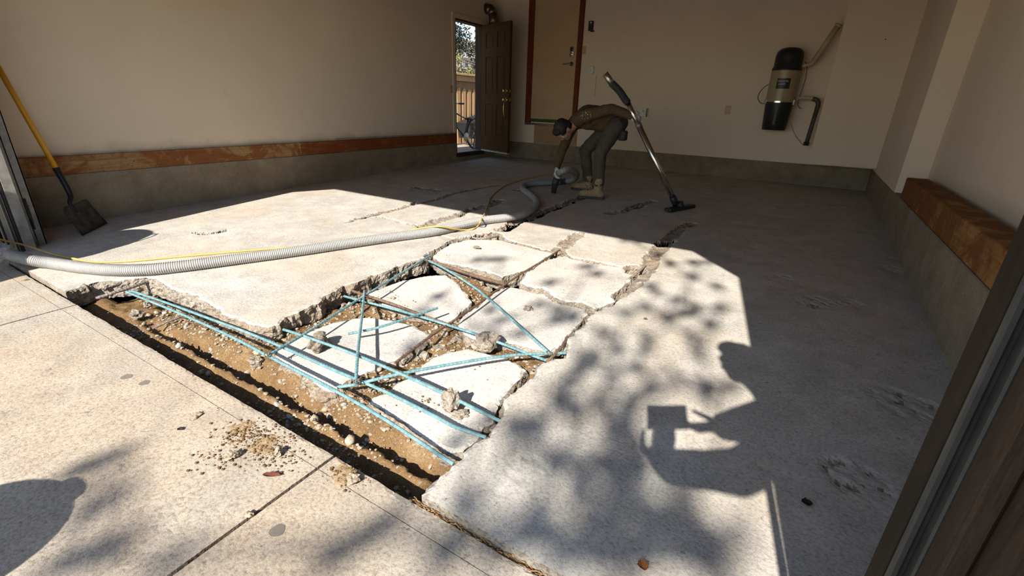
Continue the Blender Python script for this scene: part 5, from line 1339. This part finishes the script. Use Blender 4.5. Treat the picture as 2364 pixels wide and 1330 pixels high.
# ---- the person taking the picture, standing behind the lens at the right jamb
ph = thing('phone', 'dark phone held sideways by the photographer', 'phone', V(EO) - V(RC[:, 1]) * 0.02)
vr, vf, vu = V(RC[:, 0]), V(RC[:, 1]), V(RC[:, 2])
MP = Matrix(((vr.x, vu.x, vf.x, 0), (vr.y, vu.y, vf.y, 0), (vr.z, vu.z, vf.z, EYE), (0, 0, 0, 1)))
bm = bmesh.new(); box(bm, (-0.025, -0.022, -0.024), (0.125, 0.07, -0.016), 0.003, MP, 2); obj('case', bm, M['black'], ph)
bm = bmesh.new(); lathe(bm, [(0.006, -0.016), (0.009, -0.016), (0.009, -0.0125), (0.006, -0.0125)], 16, MP); obj('lens_ring', bm, M['chrome'], ph)
bm = bmesh.new(); box(bm, (-0.021, -0.018, -0.0245), (0.121, 0.066, -0.0238), 0, MP); obj('screen', bm, M['rubber'], ph)
pg = thing('person', 'photographer in dark clothes standing by the right jamb holding out a phone', 'person', (0.68, -0.25, FZ(-0.25)))
M['jacket'] = plain('dark blue shirt', (0.05, 0.06, 0.085, 1), 0.9, var=0.15, scale=14)
M['jeans'] = plain('dark jeans', (0.05, 0.06, 0.09, 1), 0.9, var=0.2, scale=20)
q = Vector
ppel, pwaist, pchest, pneck = q((0.70, -0.24, 0.96)), q((0.68, -0.22, 1.10)), q((0.60, -0.16, 1.30)), q((0.45, -0.10, 1.46))
psL, psR = q((0.46, -0.27, 1.37)), q((0.60, 0.06, 1.38))
peL, pwL = q((0.335, -0.21, 1.175)), MP @ q((-0.01, -0.105, -0.13))
peR, pwR = q((0.41, 0.02, 1.27)), MP @ q((0.235, 0.01, -0.085))
phc = q((0.345, -0.05, 1.585)); pfd = (V(EO) - phc).normalized()
bm = bmesh.new()
pat, pf_, pu_, ps_ = head(bm, phc, q((-0.18, 0.1, 1)), q((-0.9, 0.35, -0.45)))
rigid(bm, [(pneck, 0.06), (pat(-0.03, -0.08, 0), 0.053)])
rigid(bm, [(ppel, 0.12), (pwaist, 0.11), (pchest, 0.125)]); rigid(bm, [(psL, 0.058), (pneck + q((0.05, 0, -0.06)), 0.075), (psR, 0.058)])
lg = [(q((0.66, -0.33, 0.92)), q((0.63, -0.33, 0.50)), q((0.66, -0.34, 0.09))), (q((0.74, -0.14, 0.92)), q((0.72, -0.12, 0.50)), q((0.75, -0.13, 0.09)))]
for a, b, c in lg: rigid(bm, [(a, 0.08), (b, 0.055), (c, 0.037)])
rigid(bm, [(psL, 0.048), (peL, 0.04), (pwL, 0.027)]); rigid(bm, [(psR, 0.048), (peR, 0.04), (pwR, 0.027)])
hand(bm, pwL, (MP @ q((0.035, 0.02, -0.05))) - pwL, vu, 0.3, 0, -1); hand(bm, pwR, (MP @ q((0.07, -0.01, -0.055))) - pwR, vu, 0.3, 0, 1)
fuse('body', bm, M['skin'], pg, 0.0075, 4)
bm = bmesh.new(); rigid(bm, [(ppel, 0.145), (pwaist, 0.135), (pchest, 0.145)], 18); rigid(bm, [(psL, 0.075), (pchest + q((0, 0, 0.06)), 0.12), (psR, 0.075)]); rigid(bm, [(psL, 0.076), (pneck + q((0.05, 0, -0.06)), 0.09), (psR, 0.076)])
rigid(bm, [(psL, 0.068), (peL, 0.066), (pwL + (peL - pwL) * 0.12, 0.052)]); rigid(bm, [(psR, 0.068), (peR, 0.075), (pwR + (peR - pwR) * 0.02, 0.052)]); rigid(bm, [(pneck, 0.072), (pchest, 0.12)])
fuse('shirt', bm, M['jacket'], pg, 0.01, 5, 0.005, 12)
bm = bmesh.new(); rigid(bm, [(lg[0][0], 0.10), (lg[1][0], 0.10)]); ellip(bm, ppel, (0.15, 0.18, 0.13))
for a, b, c in lg: rigid(bm, [(a, 0.10), (b, 0.07), (c, 0.058)])
fuse('trousers', bm, M['jeans'], pg, 0.01, 5, 0.005, 14)
for a, b, c in lg: boots(pg, c, q((-0.95, 0.3, 0)).normalized(), FZ(c.y) + DZD, 'shoe', M['sole'])
hair(phc, pat, pf_, pu_, ps_, pg, [(-0.02, 0.045, 0, (0.098, 0.083, 0.088)), (-0.05, 0.0, 0, (0.066, 0.080, 0.09)), (0.045, 0.085, 0, (0.045, 0.062, 0.035))])
eyes(pat, pf_, pu_, pg)
# ---------------------------------------------------------------- outdoors
def leaves_mesh(name, centres, radii, per, size, seed, squash=0.8):
    g = np.random.default_rng(seed)
    C = np.repeat(np.array(centres, float), per, 0); Rr = np.repeat(np.array(radii, float), per)
    n = len(C)
    off = g.normal(0, 0.5, (n, 3)); off[:, 2] *= squash
    c = C + off * Rr[:, None]
    a = g.normal(0, 1, (n, 3)); a /= np.linalg.norm(a, axis=1, keepdims=True)
    b = np.cross(a, g.normal(0, 1, (n, 3))); b /= np.linalg.norm(b, axis=1, keepdims=True)
    s = size * g.uniform(0.6, 1.25, (n, 1))
    nn = np.cross(a, b)
    v = np.stack([c - a * s, c + b * s * 0.45 + nn * s * 0.15, c + a * s, c - b * s * 0.45 + nn * s * 0.15], 1).reshape(-1, 3)
    f = np.arange(n * 4).reshape(-1, 4)
    me = bpy.data.meshes.new(name); me.from_pydata(v.tolist(), [], f.tolist()); me.update()
    return me
def leafmat(name, lo, hi):
    k = NT(name); c = k.ramp(k.noise(9, 3, 0.6), [(0.3, lo), (0.7, hi)])
    k.b.inputs['Transmission Weight'].default_value = 0.0
    return k.done(c, 0.6, None, 0, 0.3)
M['leaf_green'] = leafmat('green leaves', (0.03, 0.05, 0.016, 1), (0.08, 0.10, 0.035, 1))
M['leaf_dark'] = leafmat('dark leaves', (0.008, 0.012, 0.006, 1), (0.022, 0.03, 0.013, 1))
M['leaf_gold'] = leafmat('yellowing leaves', (0.13, 0.12, 0.04, 1), (0.26, 0.22, 0.08, 1))
M['bark'] = plain('grey bark', (0.12, 0.095, 0.07, 1), 0.9, var=0.4, scale=20, bump=0.5)

# --- the street tree behind the camera whose shade dapples the slabs
SU = V((-SUN_H[0], -SUN_H[1], SUN_T)).normalized()
def lift(px, py, t): return V(F(px, py)) + SU * t
blobs = [(1414, 975, 42), (1452, 932, 26), (1409, 875, 26), (1485, 790, 30), (1532, 728, 26), (1575, 722, 18), (1613, 711, 16), (1665, 708, 14), (1604, 780, 22), (1613, 818, 20), (1537, 875, 34), (1646, 752, 14),
         (1684, 890, 24), (1627, 905, 26), (1428, 1060, 46), (1556, 1112, 26), (1590, 1180, 32), (1637, 1262, 36), (1662, 1308, 36), (1514, 1188, 40), (1440, 1000, 34), (1708, 1235, 34), (1580, 1254, 26), (1207, 1034, 34), (1343, 1145, 46),
         (1248, 1190, 24), (1255, 1237, 26), (1065, 1159, 20), (1343, 1064, 30), (1411, 1074, 34), (1444, 1140, 36), (1495, 1190, 34), (1295, 1061, 26), (1378, 631, 12), (1356, 613, 10), (1267, 651, 16), (1521, 586, 10), (1547, 608, 11),
         (1604, 606, 10), (1636, 606, 8), (1501, 660, 12), (1516, 676, 12), (1598, 640, 12), (1656, 663, 12), (1567, 691, 13), (1593, 724, 16), (1496, 713, 16), (1450, 722, 16), (1279, 709, 16), (1307, 731, 16), (1100, 598, 9), (1130, 596, 8), (1156, 597, 8),
         (1144, 733, 20), (1125, 772, 20), (1188, 767, 20), (1277, 736, 18), (1320, 724, 16), (1241, 695, 14), (1120, 709, 12), (993, 673, 14), (954, 705, 12), (926, 800, 14), (1042, 1016, 22), (1109, 972, 20), (1183, 985, 20), (1293, 903, 34),
         (1280, 939, 28), (1239, 970, 24), (1306, 918, 26), (1470, 558, 9), (1440, 552, 8), (1360, 830, 26), (1340, 870, 26), (1420, 800, 22), (1390, 770, 18), (1470, 850, 24), (1500, 900, 22), (1380, 930, 30), (1330, 960, 28), (1480, 1080, 36), (1400, 1180, 34),
         (889, 1206, 20), (845, 1230, 20), (801, 1252, 22), (765, 1283, 22), (727, 1311, 22), (1048, 1257, 18), (998, 1298, 26), (1120, 1301, 18), (248, 1049, 14), (205, 1062, 15), (165, 1080, 15), (120, 1097, 14), (186, 1181, 24), (231, 1272, 20), (150, 1295, 18), (83, 1322, 18), (351, 1313, 20), (260, 1255, 18),
         (1300, 1280, 30), (1380, 1310, 34), (1450, 1290, 24)]
blobs += [(x, y, 62) for x, y in ((1150, 1220), (1330, 1230), (1420, 1240), (1480, 1010), (1560, 1230), (1440, 1130))]
rt = random.Random(12)
tc, trd = [], []
for x, y, r in blobs:
    p = F(x, y); D = float(RC[:, 1] @ (p - EO))
    rw = r / FPX * D
    t = rt.uniform(8.6, 10.6)
    tc.append(lift(x, y, t)); trd.append(rw * 1.15)
tree = thing('street_tree', 'leafy street tree behind the camera whose branches dapple the slab with shade', 'tree', (2.4, -7.6, -0.15))
stem_pts = [Vector((2.4, -7.6, -0.15)), Vector((2.35, -7.55, 1.6)), Vector((2.2, -7.4, 3.0)), Vector((1.9, -7.2, 4.2))]
bm = bmesh.new(); tube(bm, spline(stem_pts, 0.2), 0.17, 12); obj('trunk', bm, M['bark'], tree, True)
nodes = list(tc)
crown = [Vector((1.6, -7.1, 4.9))]
used = crown[:]; 
todo = sorted(range(len(nodes)), key=lambda i: (nodes[i] - crown[0]).length)
bm = bmesh.new(); tube(bm, [stem_pts[-1], crown[0]], [0.12, 0.06], 8)
for i in todo:
    p = nodes[i]
    best = min(used, key=lambda u: (u - p).length + 0.35 * (u - crown[0]).length)
    L_ = (best - p).length
    m_ = (best + p) / 2 + Vector((rt.uniform(-1, 1), rt.uniform(-1, 1), rt.uniform(-1, 1))) * 0.06 * L_
    r0 = 0.006 + 0.012 * max(0, 1 - (best - crown[0]).length / 3)
    tube(bm, [best, m_, p], [r0, r0 * 0.85, 0.006], 5)
    used.append(p)
obj('branches', bm, M['bark'], tree, True)['kind'] = 'stuff'
link('foliage', leaves_mesh('foliage', tc, trd, 18, 0.040, 4, 0.9), M['leaf_green'], tree)['kind'] = 'stuff'

# --- side yard seen through the open door
YG = 0.12
onebox('side_yard', (-40, 0.4, YG - 0.35), (XL - 0.19, 60, YG), M['drive'])['kind'] = 'structure'
FX = -7.3
ft = PX(1080, 174, FX)[2]
fence = thing('fence', 'cedar board fence with a capped top rail in the side yard', 'fence', (FX, 9.5, YG))
y0f, y1f = 7.6, 13.2
onebox('cap_rail', (FX - 0.07, y0f, ft - 0.02), (FX + 0.10, y1f, ft + 0.025), M['fence'], fence, 0.006)
onebox('top_rail', (FX + 0.0, y0f, ft - 0.14), (FX + 0.045, y1f, ft - 0.025), M['fence'], fence, 0.004)
M['fence_dark'] = wood_mat('shaded cedar', (0.2, 0.11, 0.055, 1), (0.28, 0.16, 0.08, 1), (0.34, 0.2, 0.1, 1), 2, 18)  # cedar with shade put into its colour, for the boards set back
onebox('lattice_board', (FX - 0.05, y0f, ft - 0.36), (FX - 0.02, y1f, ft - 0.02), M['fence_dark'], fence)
k = 0; y = y0f; rf = random.Random(3)
while y < y1f:
    bm = bmesh.new(); w = 0.125; o_ = 0.0 if k % 2 else -0.02; tp = ft - 0.30 + rf.uniform(-0.01, 0.01)
    prism(bm, [(-w / 2, YG + 0.03), (w / 2, YG + 0.03), (w / 2, tp - 0.03), (w / 2 - 0.025, tp), (-w / 2 + 0.025, tp), (-w / 2, tp - 0.03)], 0.022, Matrix.Translation((FX + o_ + 0.012, y, 0)) @ Matrix.Rotation(math.pi / 2, 4, 'Z'))
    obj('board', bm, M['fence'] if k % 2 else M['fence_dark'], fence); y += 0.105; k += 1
for yy in (8.0, 10.2, 12.4): onebox('post', (FX - 0.14, yy, YG - 0.1), (FX - 0.05, yy + 0.09, ft - 0.02), M['fence'], fence)

def simple_tree(name, label, base_, h, centres, radii, per, size, m, seed):
    t = thing(name, label, 'tree', base_, 'trees beyond the fence')
    b = Vector(base_); bm = bmesh.new(); tube(bm, spline([b, b + Vector((0.1, 0, h * 0.5)), b + Vector((0, 0.1, h))], 0.3), 0.14, 8); obj('trunk', bm, M['bark'], t, True)
    bm = bmesh.new()
    for c in centres: tube(bm, [b + Vector((0, 0, h * 0.7)), (b + Vector((0, 0, h)) + Vector(c)) / 2 + Vector((0, 0, 0.2)), c], [0.06, 0.035, 0.01], 5)
    obj('branches', bm, M['bark'], t, True)['kind'] = 'stuff'
    link('foliage', leaves_mesh('foliage', centres, radii, per, size, seed), m, t)['kind'] = 'stuff'
    return t
def pts(lst, x): return [tuple(PX(a, b, x)) for a, b in lst]
simple_tree('shade_tree', 'dark leafed tree at the left of the doorway view beyond the fence', (-11.5, 12.6, YG), 4.2, pts([(1052, 60), (1056, 80), (1053, 100), (1060, 95), (1048, 118), (1066, 78), (1045, 70), (1040, 100), (1062, 108), (1057, 118)], -11), [0.38] * 10, 120, 0.055, M['leaf_dark'], 11)
simple_tree('shade_tree', 'dark leafed tree in the middle of the doorway view before the white house', (-10.6, 16.6, YG), 3.0, pts([(1082, 105), (1092, 115), (1100, 105), (1086, 125), (1104, 122), (1110, 135), (1095, 140), (1112, 112), (1108, 158), (1100, 165), (1090, 160), (1112, 165), (1076, 116)], -10.6), [0.27] * 13, 70, 0.05, M['leaf_dark'], 12)
simple_tree('shade_tree', 'sunny yellowing tree at the upper right of the doorway view', (-13.5, 20.5, YG), 5.0, pts([(1104, 70), (1110, 85), (1106, 100), (1112, 62), (1098, 60), (1112, 110), (1116, 90), (1120, 75), (1108, 125), (1090, 50), (1104, 52)], -13), [0.36] * 11, 40, 0.055, M['leaf_gold'], 13)
simple_tree('shade_tree', 'low yellowish shrub like tree right above the fence cap', (-9.6, 14.6, YG), 1.6, pts([(1053, 160), (1062, 166), (1072, 168), (1058, 140), (1052, 130), (1084, 168), (1094, 170)], -9.4), [0.2] * 7, 60, 0.045, M['leaf_gold'], 14)
# the white house behind the trees
HX = -21.0
hA, hB = PX(1040, 168, HX), PX(1135, 168, HX)
hs0 = thing('house', 'white two storey house with brown roof behind the trees', 'house', (HX - 2, (hA[1] + hB[1]) / 2, YG))
M['siding'] = plain('white siding', (0.62, 0.61, 0.58, 1), 0.7, var=0.04)
M['roofing'] = plain('brown grey shingles', (0.30, 0.235, 0.20, 1), 0.9, var=0.15, scale=6)
M['dark_glass'] = plain('dark window glass', (0.05, 0.06, 0.07, 1), 0.12, var=0.1)
ze = PX(1075, 125, HX)[2]; zr = PX(1075, 86, HX)[2]
onebox('wall', (HX - 6, hA[1] - 4, YG), (HX, hB[1] + 5, ze), M['siding'], hs0)
bm = bmesh.new(); prism(bm, [(0.5, ze - 0.05), (-3.2, zr + 0.5), (-6.7, ze - 0.05)], hB[1] - hA[1] + 10, Matrix.Translation((HX, hA[1] - 4.5, 0))); obj('roof', bm, M['roofing'], hs0)
onebox('fascia', (HX + 0.45, hA[1] - 4.5, ze - 0.28), (HX + 0.55, hB[1] + 5.5, ze), M['siding'], hs0)
for px0, px1, py0, py1 in ((1058, 1066, 140, 160), (1070, 1080, 134, 158), (1086, 1096, 138, 158), (1102, 1110, 136, 156)):
    a, b = PX(px0, py0, HX), PX(px1, py1, HX)
    w = onebox('window', (HX - 0.02, a[1], b[2]), (HX + 0.06, b[1], a[2]), M['siding'], hs0)
    onebox('pane', (HX - 0.01, a[1] + 0.08, b[2] + 0.08), (HX + 0.065, b[1] - 0.08, a[2] - 0.08), M['dark_glass'], w)

# bicycle leaning by the fence
BX = -6.35
bs = PX(1084, 274, BX)
bike = thing('bicycle', 'black bicycle standing outside the side door in front of the fence', 'bicycle', (BX, bs[1] - 0.3, YG))
yS = bs[1]; z = YG
rear = Vector((BX, yS + 0.22, z + 0.33)); frontw = Vector((BX, yS - 0.80, z + 0.33)); bb = Vector((BX, yS - 0.20, z + 0.28)); sad = Vector((BX, yS, bs[2])); st = Vector((BX, yS - 0.05, z + 0.62)); hdT = Vector((BX, yS - 0.62, z + 0.80)); hdB = Vector((BX, yS - 0.65, z + 0.66))
M['bike_paint'] = plain('black bicycle paint', (0.02, 0.02, 0.022, 1), 0.3, var=0.1)
bm = bmesh.new()
for a, b, r in ((bb, st, 0.016), (st, hdT, 0.015), (bb, hdB, 0.018), (hdT, hdB, 0.019), (bb + Vector((0.04, 0, 0)), rear + Vector((0.06, 0, 0)), 0.009), (bb - Vector((0.04, 0, 0)), rear - Vector((0.06, 0, 0)), 0.009), (st, rear + Vector((0.06, 0, 0)), 0.008), (st, rear - Vector((0.06, 0, 0)), 0.008)): tube(bm, [a, b], r, 8)
obj('frame', bm, M['bike_paint'], bike, True)
bm = bmesh.new(); tube(bm, [st, sad - Vector((0, 0, 0.03))], 0.013, 8); obj('seat_post', bm, M['chrome'], bike, True)
bm = bmesh.new(); ellip(bm, sad, (0.07, 0.13, 0.028)); rigid(bm, [(sad, 0.03), (sad + Vector((0, -0.14, 0.0)), 0.02)]); fuse('saddle', bm, M['black'], bike, 0.008, 3)
for wname, w in (('rear_wheel', rear), ('front_wheel', frontw)):
    bm = bmesh.new(); tube(bm, [w + Vector((0, 0.315 * math.cos(a), 0.315 * math.sin(a))) for a in np.linspace(0, 2 * math.pi, 41)], 0.021, 8, False); o = obj('wheel', bm, M['rubber'], bike, True)
    bm = bmesh.new(); tube(bm, [w - Vector((0.05, 0, 0)), w + Vector((0.05, 0, 0))], 0.02, 10)
    for s in range(18):
        a = s * 2 * math.pi / 18; tube(bm, [w + Vector((0.02 * (-1) ** s, 0, 0)), w + Vector((0, 0.3 * math.cos(a), 0.3 * math.sin(a)))], 0.0018, 4)
    obj('hub', bm, M['chrome'], o)
bm = bmesh.new()
for s in (-1, 1): tube(bm, [frontw + Vector((0.055 * s, 0, 0)), hdB + Vector((0.045 * s, 0, -0.04))], 0.011, 8)
tube(bm, [hdB + Vector((-0.05, 0, -0.04)), hdB + Vector((0.05, 0, -0.04))], 0.014, 8); obj('fork', bm, M['bike_paint'], bike, True)
hb = hdT + Vector((0, -0.04, 0.14))
bm = bmesh.new(); tube(bm, [hdT, hb], 0.013, 8); tube(bm, [hb + Vector((-0.30, 0.06, 0)), hb + Vector((-0.1, 0, 0)), hb + Vector((0.1, 0, 0)), hb + Vector((0.30, 0.06, 0))], 0.011, 8); obj('handlebar', bm, M['chrome'], bike, True)
for s in (-1, 1):
    bm = bmesh.new(); tube(bm, [hb + Vector((0.2 * s, 0.03, 0)), hb + Vector((0.31 * s, 0.063, 0))], 0.016, 8); obj('grip', bm, M['rubber'], bike, True)
bm = bmesh.new(); lathe(bm, [(0.085, -0.004), (0.09, 0), (0.085, 0.004)], 24, Matrix.Translation(bb + Vector((0.06, 0, 0))) @ Matrix.Rotation(math.pi / 2, 4, 'Y')); tube(bm, [bb + Vector((0.06, 0, 0)), bb + Vector((0.07, 0.1, -0.14))], 0.01, 6); tube(bm, [bb + Vector((-0.06, 0, 0)), bb + Vector((-0.07, -0.1, 0.14))], 0.01, 6); obj('crank', bm, M['steel'], bike, True)
# covered cart behind it
ca_ = PX(1096, 300, -6.9)
cart = thing('yard_cart', 'dark wheeled yard cart beside the bicycle outside the side door', 'cart', (-6.9, ca_[1] + 0.15, YG))
bm = bmesh.new(); prism(bm, [(-0.42, YG + 0.18), (0.52, YG + 0.18), (0.62, YG + 0.75), (0.25, YG + 0.70), (-0.52, YG + 0.52)], 0.5, Matrix.Translation((-6.66, ca_[1] + 0.15, 0)) @ Matrix.Rotation(math.pi / 2, 4, 'Z')); obj('tub', bm, M['black'], cart)
bm = bmesh.new(); tube(bm, [(-6.64, ca_[1] + 0.42 + 0.2 * math.cos(a), YG + 0.22 + 0.2 * math.sin(a)) for a in np.linspace(0, 6.2832, 31)], 0.025, 8, False); obj('wheel', bm, M['rubber'], cart, True)
bm = bmesh.new(); tube(bm, [(-6.64, ca_[1] - 0.3, YG + 0.5), (-6.62, ca_[1] + 0.8, YG + 0.78)], 0.018, 8); obj('handle', bm, M['steel'], cart, True)
rk = PX(1103, 250, -6.1); rk2 = PX(1092, 348, -6.1)
wire('garden_pole', 'thin dark pole leaning outside the side door', [rk2, (rk + rk2) / 2, rk], 0.011, M['black'], 'pole')

# ---------------------------------------------------------------- things just outside the frame that throw shade into it
dc = thing('dust_collector', 'steel drum vacuum standing beyond the left edge where the hose starts', 'vacuum', (-4.2, 0.0, FZ(0)))
T = Matrix.Translation((-4.2, 0.0, DZD))
bm = bmesh.new(); lathe(bm, [(0.001, 0.10), (0.29, 0.10), (0.30, 0.12), (0.30, 0.40), (0.308, 0.42), (0.30, 0.44), (0.30, 0.78), (0.31, 0.80), (0.001, 0.80)], 32, T); autosmooth(obj('drum', bm, M['steel'], dc))
bm = bmesh.new(); lathe(bm, [(0.001, 0.80), (0.29, 0.80), (0.275, 0.95), (0.20, 1.08), (0.10, 1.14), (0.001, 1.15)], 32, T); autosmooth(obj('motor_head', bm, M['black'], dc))
bm = bmesh.new(); tube(bm, spline([(-4.36, 0.24, 0.42), (-4.46, 0.40, 0.34), hp[0]], 0.03), 0.038, 12); obj('hose_port', bm, M['black'], dc, True)
bm = bmesh.new(); tube(bm, spline([(-4.12, 0.03, 1.10), (-4.02, 0.03, 1.16), (-3.955, 0.03, 1.02), (-3.98, 0.03, 0.80), (-4.03, 0.03, 0.70)], 0.02), 0.008, 8); obj('cable_loop', bm, M['rubber'], dc, True)
for a in (0.6, 2.7, 4.8):
    bm = bmesh.new(); lathe(bm, [(0.001, 0), (0.045, 0), (0.045, 0.03), (0.001, 0.03)], 14, Matrix.Translation((-4.2 + 0.2 * math.cos(a), 0.02 + 0.2 * math.sin(a), 0.05 + DZD)) @ Matrix.Rotation(math.pi / 2, 4, 'X')); tube(bm, [(-4.2 + 0.2 * math.cos(a), 0.02 + 0.2 * math.sin(a) - 0.015, 0.05), (-4.2 + 0.2 * math.cos(a), 0.02 + 0.2 * math.sin(a) - 0.015, 0.12)], 0.012, 6); obj('caster', bm, M['black'], dc)
bm = bmesh.new(); tube(bm, [(0.367, 0.055, FZ(0) + DZD + 0.002), (0.360, 0.05, 1.02)], 0.0125, 10)  # stake added out of view to cast a thin strip of shade
o = base(obj('shade_stake', bm, M['fence'], None, True)); tag(o, 'slim wooden stake added out of frame for its thin strip of shade', 'stake')
bk = thing('shade_bin', 'black plastic bin added unseen behind the camera to shade the driveway', 'bin', (-1.56, -0.72, FZ(-0.7)))  # bin added out of view to cast a shadow on the driveway
T = Matrix.Translation((-1.54, -0.62, FZ(-0.6) + DZD))
bm = bmesh.new(); lathe(bm, [(0.001, 0), (0.16, 0), (0.20, 0.44), (0.215, 0.45), (0.215, 0.475), (0.19, 0.475), (0.15, 0.03), (0.001, 0.03)], 28, T); autosmooth(obj('tub', bm, M['black'], bk))
for s in (-1, 1):
    bm = bmesh.new(); tube(bm, spline([(-1.54 - 0.05, -0.62 + s * 0.20, 0.40), (-1.54 - 0.04, -0.62 + s * 0.25, 0.42), (-1.54 + 0.04, -0.62 + s * 0.25, 0.42), (-1.54 + 0.05, -0.62 + s * 0.20, 0.40)], 0.01), 0.012, 8); obj('handle', bm, M['rubber'], bk, True)
